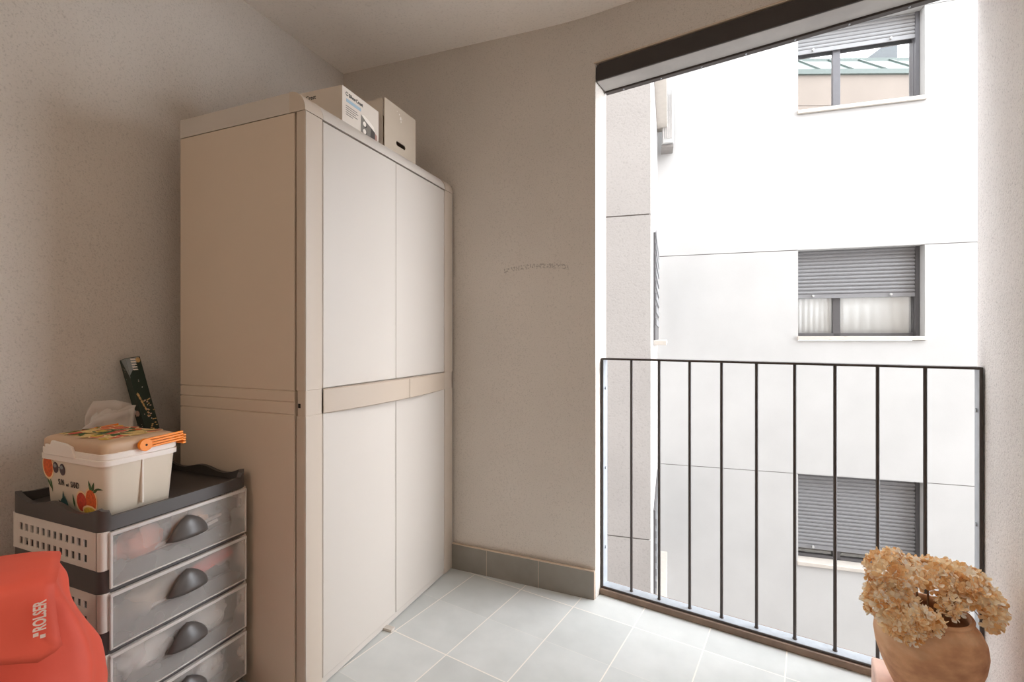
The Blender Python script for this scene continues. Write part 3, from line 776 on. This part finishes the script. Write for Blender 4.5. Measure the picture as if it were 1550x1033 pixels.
# orange folding handle
b = MB()
for sx_ in (1, -1):
    xo = sx_*(hx+.005)
    b.tube([(xo, 0.0, .176), (xo+sx_*.011, 0, .176)], .0165, 28)
    for k in range(4):
        za = .164+k*.0072
        a0, a1 = sorted((xo+sx_*(.002+.0015*(k % 2)), xo+sx_*.008))
        b.box(a0, a1, .008, hy_+.016, za+.001, za+.0066, T(0, 0, 0) @ Matrix.Rotation(R(2.5), 4, 'X'))
for k in range(4):
    za = .158+k*.0072; b.box(-hx-.013, hx+.013, hy_+.006+.002*(k % 2), hy_+.016, za+.001, za+.0066)
hd_ = b.build('carry_handle', M['orange'], t, bevel=.001)
for sx_ in (1, -1):
    b = MB(); xo = sx_*(hx+.0158); b.tube([(xo, 0, .176), (xo+sx_*.0008, 0, .176)], .0028, 12)
    b.build('pivot_pin', M['hole'], hd_)

# ------------------------------------------------------------------ plastic bags behind the cooler
b = MB(); r3 = random.Random(11)
def sheet(b, x, pts, seed):
    """one slack layer of plastic: pts are (y, top height) along its upper edge"""
    n, m = 20, 10; g = []
    for i in range(n+1):
        u = i/n*(len(pts)-1); k = min(int(u), len(pts)-2); f = u-k
        y, top = (pts[k][j]*(1-f)+pts[k+1][j]*f for j in (0, 1)); col = []
        for j in range(m+1):
            v = j/m; zz = .692 + (top-.692)*v
            w = Vector((y*22, zz*15, seed))
            xx = x + (.009*noise.noise(w) + .005*noise.noise(w*2.7))*(.3+.7*v) + (.016*max(0, v-.85)/.15 if seed % 2 > 1 else 0)
            col.append(b.bm.verts.new((max(xx, -1.776), y+.006*noise.noise(w+Vector((9, 0, 0))), zz)))
        g.append(col)
    for i in range(n):
        for j in range(m): b.face([g[i][j], g[i+1][j], g[i+1][j+1], g[i][j+1]])
sheet(b, -1.773, [(.865, .93), (.875, .952), (.94, .948), (.985, .93), (1.0, .90)], 1.3)
sheet(b, -1.767, [(.88, .90), (.9, .925), (.955, .945), (.97, .93)], 4.2)
sheet(b, -1.760, [(.87, .905), (.93, .91), (.97, .928), (.99, .925)], 7.7)
sheet(b, -1.753, [(.845, .875), (.88, .90), (.95, .912), (.985, .918)], 9.1)
sheet(b, -1.745, [(.842, .872), (.875, .868), (.9, .86)], 12.4)
sheet(b, -1.737, [(.86, .85), (.92, .87), (.975, .86)], 15.9)
o = b.build('plastic_bag', M['bagplast'], recalc=False, solid=.0006, smooth=80)
tag(o, 'crumpled translucent plastic bag stuffed behind the cooler box', 'bag')
# bags stand on the tray lip
# ------------------------------------------------------------------ foil carton leaning on the wall
p0, p1 = Vector((-1.744, 1.068, .6935)), Vector((-1.829, 1.02, 1.078))
ax = (p1-p0).normalized(); Ln = (p1-p0).length
e1 = (Vector((.72, -.69, 0)) - ax*ax.dot(Vector((.72, -.69, 0)))).normalized(); e2 = ax.cross(e1)
rot = Matrix.Rotation(R(38), 3, ax); e1, e2 = rot @ e1, rot @ e2
m = Matrix((e1, e2, ax)).transposed().to_4x4(); m.translation = p0
t = thing('wrap_carton', 'slim dark green patterned wrap carton leaning against the wall', 'box'); t.matrix_world = m
hw = .0215
b = MB(); b.box(-hw, hw, -hw, hw, 0, Ln); b.build('box_body', M['green_card'], t, bevel=.001)
SA = axes((hw+.0003, -hw, 0), (0, 1, 0), (0, 0, 1)); SB = axes((-hw, -hw-.0003, 0), (1, 0, 0), (0, 0, 1))
b = MB(); w2 = hw*2
for Sx, fl_ in ((SA, 0), (SB, 1)):
    b.mi = 1; b.flat(Sx, [(0, Ln-.002), (w2*.95, Ln-.002), (0 if not fl_ else w2, Ln-.06)] if not fl_ else [(w2*.3, Ln-.002), (w2, Ln-.002), (w2, Ln-.07)])
    for q in range(16):
        x, zz = r3.uniform(.004, w2-.004), r3.uniform(.02, Ln-.03); b.mi = r3.choice((1, 2, 3)); b.disc(Sx @ T(x, zz, .0001), .0016, .0016, .0003, 8)
PM = [M['gold'], M['silver'], M['inkwhite'], M['pinkish']]
def pp():
    global b
    b.build('printed_pattern', PM, t, smooth=0); b = MB()
pp()
b.mi = 2
for q in range(5): b.flat(SA @ T(0, 0, .0003), [(.012, Ln-.004-q*.009), (.026, Ln-.006-q*.009), (.028, Ln-.010-q*.009), (.014, Ln-.009-q*.009)])
b.mi = 0; b.disc(SA @ T(.034, Ln-.012, .0004), .007, .009, .0003, 14); pp()
for q in range(34):
    x, zz = r3.uniform(.018, w2-.002), r3.uniform(.12, .25); b.mi = r3.choice((0, 3, 0)); b.disc(SA @ T(x, zz, .0002), .0032, .0022, .0003, 8)
pp()
for q in range(5): b.mi = 0; b.flat(SA @ T(0, 0, .0002), [(.003+q*.003, .27-q*.013), (.008+q*.003, .275-q*.013), (.012+q*.002, .263-q*.013), (.006+q*.003, .26-q*.013)])
pp()
b.mi = 3; b.disc(SB @ T(w2*.55, .205, .0003), .014, .01, .0003, 18)
b.build('printed_pattern', [M['gold'], M['silver'], M['inkwhite'], M['pinkish']], t, smooth=0)

# ------------------------------------------------------------------ red shopping trolley
def PW_(px, py, Yc):           # point seen at picture position px, py at Yc metres ahead
    X = (px-775)/716*Yc; w = W(X, Yc); return Vector((w.x, w.y, CAMZ-(py-511)/716*Yc))
tc = W(-1.042, .87)
t = thing('shopping_trolley', 'red cloth shopping trolley bag with a flap and white logo', 'trolley', (tc.x, tc.y, 0), YAW+R(42))
# local frame: x to the right, -y towards the viewer
def bagloop(z, wx, wy, n=44):
    pts = []
    for i in range(n):
        a = 2*math.pi*i/n; c, s_ = math.cos(a), math.sin(a)
        x = wx*math.copysign(abs(c)**.5, c); y = wy*math.copysign(abs(s_)**.5, s_)
        fold = min(1, max(0, (.69-z)/.06)) * min(1, (z-.05)/.1)
        k = (.020*noise.noise(Vector((x*9, y*9, z*5))) + .016*noise.noise(Vector((x*17+z*9, y*17, z*7+5))))*fold
        r_ = math.hypot(x, y); pts.append(Vector((x+x/r_*k, y+y/r_*k, z)))
    return pts
b = MB()
keys = [(.08, .155, .11), (.2, .195, .12), (.34, .218, .122), (.4, .217, .128), (.48, .207, .098), (.53, .195, .066), (.6, .17, .062), (.628, .162, .085), (.645, .157, .11), (.672, .15, .106), (.682, .125, .085)]
Ls = []
for (za, wa, da), (zb2, wb, db) in zip(keys, keys[1:]):
    for q in range(3): f = q/3; Ls.append(bagloop(za+(zb2-za)*f, wa+(wb-wa)*f, da+(db-da)*f))
Ls.append(bagloop(*keys[-1])); b.loft(Ls); b.build('bag_body', M['red'], t, smooth=70, sub=1)
b = MB()
prof = [(.112, .664, .105), (.11, .676, .112), (.1, .686, .12), (.085, .690, .132), (.06, .693, .15), (.03, .694, .153), (0, .695, .153), (-.06, .693, .153), (-.1, .690, .152), (-.117, .685, .15), (-.126, .675, .149), (-.132, .66, .15), (-.136, .64, .153), (-.139, .622, .157), (-.142, .613, .16), (-.144, .606, .15), (-.146, .598, .128)]
g = []; nW = 18
for q, (y, z, hwid) in enumerate(prof):
    row = []
    cut_ = .128 if q == 0 else hwid
    for i in range(nW+1):
        u = -1+2*i/nW; x = u*cut_
        wv = .004*noise.noise(Vector((u*2.5, y*14, z*14))); edge = max(0, abs(u)-.8)/.2
        row.append(b.bm.verts.new((x, y - (wv if z < .68 else 0), z + wv*(z > .68) - .007*edge*(z > .68) - .016*max(0, u)*max(0, min(1, (y+.05)/.15)) - .045*u*max(0, min(1, (.675-z)/.06)))))
    g.append(row)
for a, c in zip(g, g[1:]):
    for i in range(nW): b.face([a[i], a[i+1], c[i+1], c[i]])
for v in b.bm.verts: v.co.z += .014
flap = b.build('flap', M['red'], t, solid=.004, smooth=50)
S = axes((.138, -.1452, .622), (0, .013, .074), (-1, 0, 0))
b = MB(); b.text('ROLSER', .0235, S @ T(.001, 0, .002), .0007, .62); b.flat(S @ T(0, 0, .002), [(-.007, .009), (-.001, .009), (-.001, .016), (-.007, .016)]); b.flat(S @ T(0, 0, .002), [(-.012, .0), (-.006, .0), (-.006, .007), (-.012, .007)])
b.build('lettering', M['logo'], flap, smooth=0)
b = MB()
b.tube([(-.12, .16, .06), (-.12, .158, .35), (-.12, .15, .56), (-.1, .15, .6), (.08, .15, .6), (.1, .15, .56), (.1, .158, .35), (.1, .16, .06)], .008, 10)
b.tube([(-.13, .15, .1), (-.12, -.08, .09), (.1, -.08, .09), (.11, .15, .1)], .008, 10); b.tube([(.1, -.1, .0), (.1, -.08, .09)], .008); b.tube([(-.12, -.1, 0), (-.12, -.08, .09)], .008)
b.build('folding_frame', M['tube'], t, smooth=50)
for x in (-.16, .14):
    b = MB(); b.tube([(x-.012, .15, .075), (x+.012, .15, .075)], .075, 28); w_ = b.build('wheel', M['rubber'], t, smooth=50, bevel=.004)
    b = MB(); b.tube([(x-.014, .15, .075), (x+.014, .15, .075)], .03, 20); b.build('wheel_hub', M['tube'], w_)

# ------------------------------------------------------------------ terracotta pot and dried hydrangea
pc = W(1.144, 1.30)
b = MB()
b.prism([(-.115, -.12, 0), (.115, -.12, 0), (.115, .12, 0), (-.115, .12, 0)], (0, 0, .165))
o = b.build('terracotta_block', M['slab'], bevel=.006); o.location = (pc.x, pc.y, 0); o.rotation_euler = (0, 0, FA); tag(o, 'pink terracotta block on the floor beneath the round pot', 'block')
t = thing('terracotta_pot', 'stained round terracotta pot by the railing corner', 'pot', (pc.x, pc.y, .1655), FA)
b = MB()
prof = [(.078, 0), (.092, .004), (.112, .045), (.135, .1), (.152, .155), (.158, .2), (.154, .235), (.142, .265), (.128, .283), (.119, .292), (.117, .297), (.121, .302), (.123, .308), (.12, .313), (.113, .313), (.108, .307), (.107, .297), (.112, .285), (.13, .26), (.142, .22), (.144, .19), (.135, .14), (.11, .06), (.08, .02), (.0, .02)]
PS = .765
b.lathe([(r*PS, z*PS) for r, z in prof if r > 0] , 64)
b.build('pot_body', M['pot'], t, smooth=50)
b = MB(); b.lathe([(r*PS, z*PS) for r, z in ((.12, .15), (.128, .18), (.08, .186), (.02, .19))], 32); b.build('soil', M['soil'], t)
HB_ = .312
t = thing('dried_hydrangea', 'bunch of dried golden hydrangea heads in the terracotta pot', 'dried flowers', (pc.x, pc.y, HB_), YAW)
# local frame: x right, y away from the viewer; head: centre, half sizes, up-direction
def head(cx_, cy_, cz_, a, bb, c, nrm, cnt, seed):
    r4 = random.Random(seed); mb = MB()
    nz = Vector(nrm).normalized(); nx = nz.orthogonal().normalized(); ny = nz.cross(nx)
    C0 = Vector((cx_, cy_, cz_))
    for q in range(cnt):
        cosd = r4.uniform(-.35, 1); ph = r4.uniform(0, 6.283); s_ = math.sqrt(1-cosd*cosd)
        d = Vector((s_*math.cos(ph), s_*math.sin(ph), cosd)); rad = r4.uniform(.78, 1.02)
        p = C0 + nx*(d.x*a*rad) + ny*(d.y*bb*rad) + nz*(d.z*c*rad)
        n_ = (nx*(d.x/a) + ny*(d.y/bb) + nz*(d.z/c)).normalized()
        n_ = (n_ + Vector((r4.gauss(0, .5), r4.gauss(0, .5), r4.gauss(0, .5)))).normalized()
        e = n_.orthogonal().normalized(); f_ = n_.cross(e); tw = r4.uniform(0, 1.57); sz = r4.uniform(.009, .0145)
        cup = r4.uniform(-.3, 1.0)
        ctr = mb.bm.verts.new(p)
        for k in range(4):
            if r4.random() < .08: continue
            a_ = tw + k*math.pi/2; u = e*math.cos(a_) + f_*math.sin(a_); v = n_.cross(u)
            cu = cup + r4.uniform(-.2, .3)
            P = [p + u*sz*.12, p + u*sz*.55 + v*sz*.46 + n_*sz*cu*.3, p + u*sz*1.0 + v*sz*.36 + n_*sz*(cu*.75+.08), p + u*sz*1.12 + n_*sz*cu*.8, p + u*sz*1.0 - v*sz*.36 + n_*sz*(cu*.75-.08), p + u*sz*.55 - v*sz*.46 + n_*sz*cu*.3, p + u*sz*.6 + n_*sz*(cu*.22 - .12)]
            V = [ctr] + [mb.bm.verts.new(x) for x in P[1:]]
            for tri in ((0, 1, 6), (1, 2, 6), (2, 3, 6), (3, 4, 6), (4, 5, 6), (5, 0, 6)): mb.face([V[i] for i in tri])
    return mb
HB = .312
def at_(px, py, Yc): return ((px-775)/716*Yc - 1.144, Yc-1.30, CAMZ-(py-511)/716*Yc - HB)
heads = [(*at_(1350, 868, 1.28), .064, .06, .05, (-.35, -.2, 1), 230, 1),
         (*at_(1404, 874, 1.31), .062, .065, .042, (0, -.2, 1), 200, 2),
         (*at_(1456, 884, 1.29), .066, .07, .044, (.2, -.3, 1), 240, 3),
         (*at_(1478, 915, 1.25), .05, .06, .05, (.7, -.45, .75), 190, 4),
         (*at_(1343, 908, 1.25), .054, .052, .036, (-.6, -.6, .7), 180, 5),
         (*at_(1372, 938, 1.205), .052, .044, .034, (-.4, -.9, .6), 180, 6),
         (*at_(1440, 918, 1.24), .034, .03, .022, (.2, -.7, .7), 50, 7),
         (*at_(1406, 943, 1.19), .028, .026, .02, (0, -.9, .6), 60, 8)]
sm = []
for h in heads:
    head(*h).build('flower_head', M['petal'], t, recalc=False, smooth=75)
    c = Vector(h[:3]); base = Vector((c.x*.2, c.y*.2, .006)); mid = base.lerp(c, .5); mid.x *= .55; mid.y *= .55; mid.z = max(.115, c.z*.8)
    b = MB(); b.tube([base, base.lerp(mid, .5), mid, mid.lerp(c, .6), c], [.003, .0028, .0025, .002, .0016], 7); b.build('stem', M['stem'], t)
    r5 = random.Random(h[-1]+50); b = MB()
    for q in range(18):
        d = Vector((r5.gauss(0, 1), r5.gauss(0, 1), r5.gauss(.3, .7))).normalized()
        b.tube([mid.lerp(c, .75), c + d*.035], .0009, 5)
    b.build('flower_stalk', M['stem'], t)

# ------------------------------------------------------------------ courtyard
def oplace(o): o.location = (OO.x, OO.y, 0); o.rotation_euler = (0, 0, OA); return o
WL, WR_ = 1.726, 3.075; SEAMS = (-3.49, -.6, 2.27, 5.15)
wins = [(4.06, 5.15, 4.84), (1.165, 2.27, 1.655), (-1.715, -.6, -1.59)]    # sill top, head, shutter bottom
GW = .0045; TOPZ = 6.4
b = MB(); b.mi = 0
def wslab(x0, x1, z0, z1): b.box(x0, x1, 0, .3, z0, z1)
levels = [-6] + list(SEAMS) + [TOPZ]
for z0_, z1_ in zip(levels, levels[1:]):
    za, zb = z0_+GW, z1_-GW
    w = [q for q in wins if za < q[0] < zb]
    if not w: wslab(-.4, 8, za, zb)
    else:
        sz = w[0][0]-.055
        wslab(-.4, WL, za, zb); wslab(WR_, 8, za, zb); wslab(WL, WR_, za, sz)
b.mi = 1; 
for s_ in SEAMS:
    for x0, x1 in ((-.4, WL), (WR_, 8)): b.box(x0, x1, .012, .3, s_-GW-.001, s_+GW+.001)
    if s_ == SEAMS[0]: b.box(WL, WR_, .012, .3, s_-GW-.001, s_+GW+.001)
b.mi = 0
for zs_, zh, _ in wins: b.box(WL, WR_, .2, .3, zh-.006, zh+.012); b.box(WL-.001, WR_+.001, .0, .19, zh, zh+.0075)
oplace(struct(b.build('wall_opposite', [M['court'], M['groove']], smooth=0), 'white building wall across the courtyard', 'wall'))
# its windows
labels = ['top window of the white building, shutter raised, reflecting a terrace', 'middle window of the white building, shutter half down', 'lowest window of the white building, shutter almost closed']
for wi, (zs_, zh, zsh) in enumerate(wins):
    t = thing('window_%d' % (wi+1), labels[wi], 'window', (OO.x, OO.y, 0), OA); t['kind'] = 'structure'
    fm, sh, gl = (M['winframe_l'], M['shutter_l'], M['glass_r']) if wi == 0 else (M['winframe'], M['shutter'], M['glass'])
    D = .155; xm = 2.205
    b = MB(); b.box(WL-.012, WR_+.012, -.03, .2, zs_-.05, zs_); b.build('sill', M['sill'], t, bevel=.006)
    b = MB()
    for x0, x1, z0_, z1_ in ((WL, WL+.035, zs_, zh), (WR_-.05, WR_, zs_, zh), (WL, WR_, zs_, zs_+.04), (WL, WR_, zh-.05, zh), (xm-.042, xm+.042, zs_, zh)): b.box(x0, x1, D, D+.06, z0_, z1_)
    b.build('window_frame', fm, t, bevel=.003)
    for x0, x1 in ((WL+.035, xm-.042), (xm+.042, WR_-.05)):
        b = MB(); b.box(x0, x1, D+.03, D+.034, zs_+.04, zh-.05); b.build('window_pane', gl, t)
    if wi == 1:
        for x0, x1 in ((WL+.02, xm-.01), (xm+.01, WR_-.03)):
            b = MB(); n = 26
            P = [Vector((x0+(x1-x0)*i/n, D+.05+.006*math.sin(i*1.7), 0)) for i in range(n+1)]
            b.loft([[p+Vector((0, 0, z)) for p in P] for z in (zs_+.02, zh)], False, False, closed=False)
            b.build('curtain', M['curtain'], t, solid=.002)
    b = MB(); b.box(WL, WR_, .29, .3, zs_-.05, zh); b.build('window_backing', M['room_dark'], t)
    b = MB(); pit = .047; z = zsh+.055; n = 0
    b.box(WL+.008, WR_-.045, D-.032, D-.018, zsh, zsh+.05)
    while z < zh:
        z1_ = min(z+pit-.006, zh)
        prof = [(D-.018, z), (D-.03, z+.006), (D-.034, z+(z1_-z)*.5), (D-.03, z1_-.006), (D-.018, z1_)]
        b.loft([[Vector((x, y, zz)) for y, zz in prof] for x in (WL+.008, WR_-.045)]); z += pit
    b.box(WL+.008, WR_-.045, D-.019, D-.015, zsh, zh)
    shut = b.build('roller_shutter', sh, t, smooth=0)
    for x in (WL+.2, WR_-.3):
        b = MB(); b.tube([(x, D-.06, zsh+.03), (x, D-.03, zsh+.03)], .014, 10); b.build('shutter_stop', M['acwhite'], shut)
    b = MB(); b.box(WR_-.045, WR_-.004, D-.045, D-.005, zs_, zh); b.box(WL+.001, WL+.008, D-.045, D-.005, zs_, zh); b.build('guide_rail', fm, t, bevel=.002)
# the near block on the left of the courtyard
G0 = W(1.22, 4.16); gdir = (OO-G0).normalized(); gn = Vector((gdir.y, -gdir.x))
levels = [-6, -3.52, -.635, 2.236, 5.12, TOPZ]
b = MB(); base = [G0 - OU*4, G0, OO, OO - OU*4]
def ins(d): return [G0 - OU*4, G0 - OU*d + ON*d, OO - OU*d, OO - OU*4]
for z0_, z1_ in zip(levels, levels[1:]):
    b.mi = 0; P = [(p.x, p.y, z0_+.006) for p in base]; b.prism(P, (0, 0, z1_-z0_-.012))
for z_ in levels[1:-1]:
    b.mi = 1; b.prism([(p.x, p.y, z_-.007) for p in ins(.012)], (0, 0, .014))
struct(b.build('wall_courtyard', [M['court_grey'], M['groove']], smooth=0), 'pale rendered wall seen just past the opening edge', 'wall')
# its windows, seen almost edge-on
glen = (OO-G0).length
for wi, (zs_, zh) in enumerate(((3.98, 5.12), (1.12, 2.236), (-1.74, -.635))):
    t = thing('window_%d' % (wi+4), ('upper', 'middle', 'lower')[wi] + ' window seen edge-on beside the courtyard corner', 'window', (G0.x, G0.y, 0), math.atan2(gdir.y, gdir.x)); t['kind'] = 'structure'
    x0, x1 = glen*.3, glen*.93
    b = MB(); b.box(x0, x1, -.02, -.002, zs_, zh); b.build('window_frame', M['winframe'], t)
    b = MB(); z = zs_+.16
    while z < zh-.04: b.box(x0+.03, x1-.03, -.03, -.02, z, z+.07); z += .13
    b.build('roller_shutter', M['shutter'], t)
    b = MB(); b.box(x0-.05, x1+.03, -.13, -.001, zs_-.05, zs_); b.build('sill', M['sill'], t, bevel=.005)
ac = OO + OU*.12 - ON*.19
t = thing('outdoor_unit', 'white ribbed outdoor unit high in the courtyard corner', 'air conditioner', (ac.x, ac.y, 3.72), OA)
b = MB(); b.box(-.06, .08, -.1, .12, .0, .7); b.build('casing', M['acwhite'], t, bevel=.01)
b = MB()
for k in range(5): b.box(-.05+k*.026, -.038+k*.026, -.108, -.1, .06, .64)
b.build('grille', M['court_grey'], t)
b = MB(); b.box(-.07, .08, -.06, .185, -.04, -.005); b.build('bracket', M['groove'], t)
b = MB(); b.box(8, 8.3, -9, .3, -6, -2.6)  # added unseen wall, keeps low sky light off the lower courtyard
oplace(struct(b.build('wall_sky_block', M['court_grey']), 'low wall closing the courtyard on the right', 'wall'))
# courtyard ground
b = MB(); b.box(-9, 14, 1.2, 9.5, -6.2, -6)
struct(b.build('ground', M['groundmat']), 'courtyard ground far below', 'ground')
# the flat's own building above and below, which the far top window mirrors
b = MB()
for z0_, z1_ in ((2.8, 4.9), (4.92, 6.81), (6.825, 7.56)): b.prism([(p.x, p.y, z0_) for p in (F(-4, -.05), F(13, -.05), F(13, -.35), F(-4, -.35))], (0, 0, z1_-z0_))
b.prism([(p.x, p.y, 2.8) for p in (F(-4, -.07), F(13, -.07), F(13, -.3), F(-4, -.3))], (0, 0, 4.7))
for sa, sb, za, zb in ((-4, 13, -6, -.23), (1.45, 13, -.23, 2.8), (-4, -1.75, -.23, 2.8)): b.prism([(p.x, p.y, za) for p in (F(sa, -.06), F(sb, -.06), F(sb, -.3), F(sa, -.3))], (0, 0, zb-za))
struct(b.build('wall_outer', M['beige'], smooth=0), 'beige outer wall of the building the balcony belongs to', 'wall')
t = thing('glass_canopy', 'sloping glass canopy on the beige storey above the balcony', 'canopy', (FO.x, FO.y, 0), FA); t['kind'] = 'structure'
b = MB(); b.prism([(2, -.02, 7.62), (12, -.02, 7.62), (12, -1.1, 8.5), (2, -1.1, 8.5)], (0, 0, .02)); b.build('canopy_glass', M['canopy_glass'], t)
b = MB(); b.box(2, 12, -.06, .02, 7.56, 7.68); b.box(2, 12, -1.12, -1.06, 8.47, 8.57)
for k in range(13): b.prism([(2+k*.8, -.02, 7.64), (2.05+k*.8, -.02, 7.64), (2.05+k*.8, -1.1, 8.52), (2+k*.8, -1.1, 8.52)], (0, 0, .05))
b.build('canopy_frame', M['canopy_bar'], t)
b = MB(); b.prism([(6.5, -1.6, 8.8), (7.45, -1.6, 8.8), (7.45, -1.6, 9.5)], (0, -.3, 0)); b.build('gable', M['gable'], t)

# ------------------------------------------------------------------ added fill lamp, unseen (behind the viewpoint)
lp = (-.75, -1.05)
t = thing('fill_lamp', 'added round fill lamp behind the viewpoint', 'lamp', (lp[0], lp[1], ceil_z(lp[0])))
b = MB(); b.lathe([(.16, -.001), (.16, -.03), (.15, -.034)], 40); b.build('fill_lamp_base', M['acwhite'], t)
FILL_W = 11
L_ = bpy.data.lights.new('fill_lamp_light', 'AREA'); L_.shape = 'DISK'; L_.size = .3; L_.energy = FILL_W; L_.color = (1, .83, .66)
lo = bpy.data.objects.new('fill_light', L_); COL.objects.link(lo); lo.parent = t; lo.location = (0, 0, -.06)

# ------------------------------------------------------------------ sky and camera
w = bpy.data.worlds.new('overcast_sky'); SC.world = w; w.use_nodes = True
n = w.node_tree; bg = n.nodes['Background']
tcn = n.nodes.new('ShaderNodeTexCoord'); sp = n.nodes.new('ShaderNodeSeparateXYZ'); n.links.new(tcn.outputs['Generated'], sp.inputs[0])
sky = ramp(n, sp.outputs[2], [(0, (.84, .87, .92, 1)), (.9, (.97, 1.0, 1.04, 1))])
dv = n.nodes.new('ShaderNodeVectorMath'); dv.operation = 'DOT_PRODUCT'     # brighter haze on the sun's side of the overcast
n.links.new(tcn.outputs['Generated'], dv.inputs[0]); dv.inputs[1].default_value = Vector((.95, .12, .34)).normalized()
gl = math_n(n, 'POWER', math_n(n, 'MAXIMUM', dv.outputs['Value'], 0), 4)
n.links.new(sky, bg.inputs['Color']); n.links.new(math_n(n, 'MULTIPLY_ADD', gl, 9.0, 4.3), bg.inputs['Strength'])
cam = bpy.data.cameras.new('camera'); co_ = bpy.data.objects.new('camera', cam); COL.objects.link(co_)
co_.location = (0, 0, CAMZ); co_.rotation_euler = (R(90), 0, YAW)
cam.sensor_width = 36; cam.lens = 36*716/1550; cam.shift_y = -5.5/1550; cam.clip_start = .02; cam.clip_end = 200
SC.camera = co_
SC.view_settings.view_transform = 'Standard'; SC.view_settings.look = 'None'; SC.view_settings.gamma = 1
SC.view_settings.use_curve_mapping = False; SC.view_settings.exposure = .22
SC.cycles.max_bounces = 14; SC.cycles.diffuse_bounces = 8; SC.cycles.transparent_max_bounces = 24; SC.cycles.use_denoising = True
SC.cycles.sample_clamp_indirect = 6
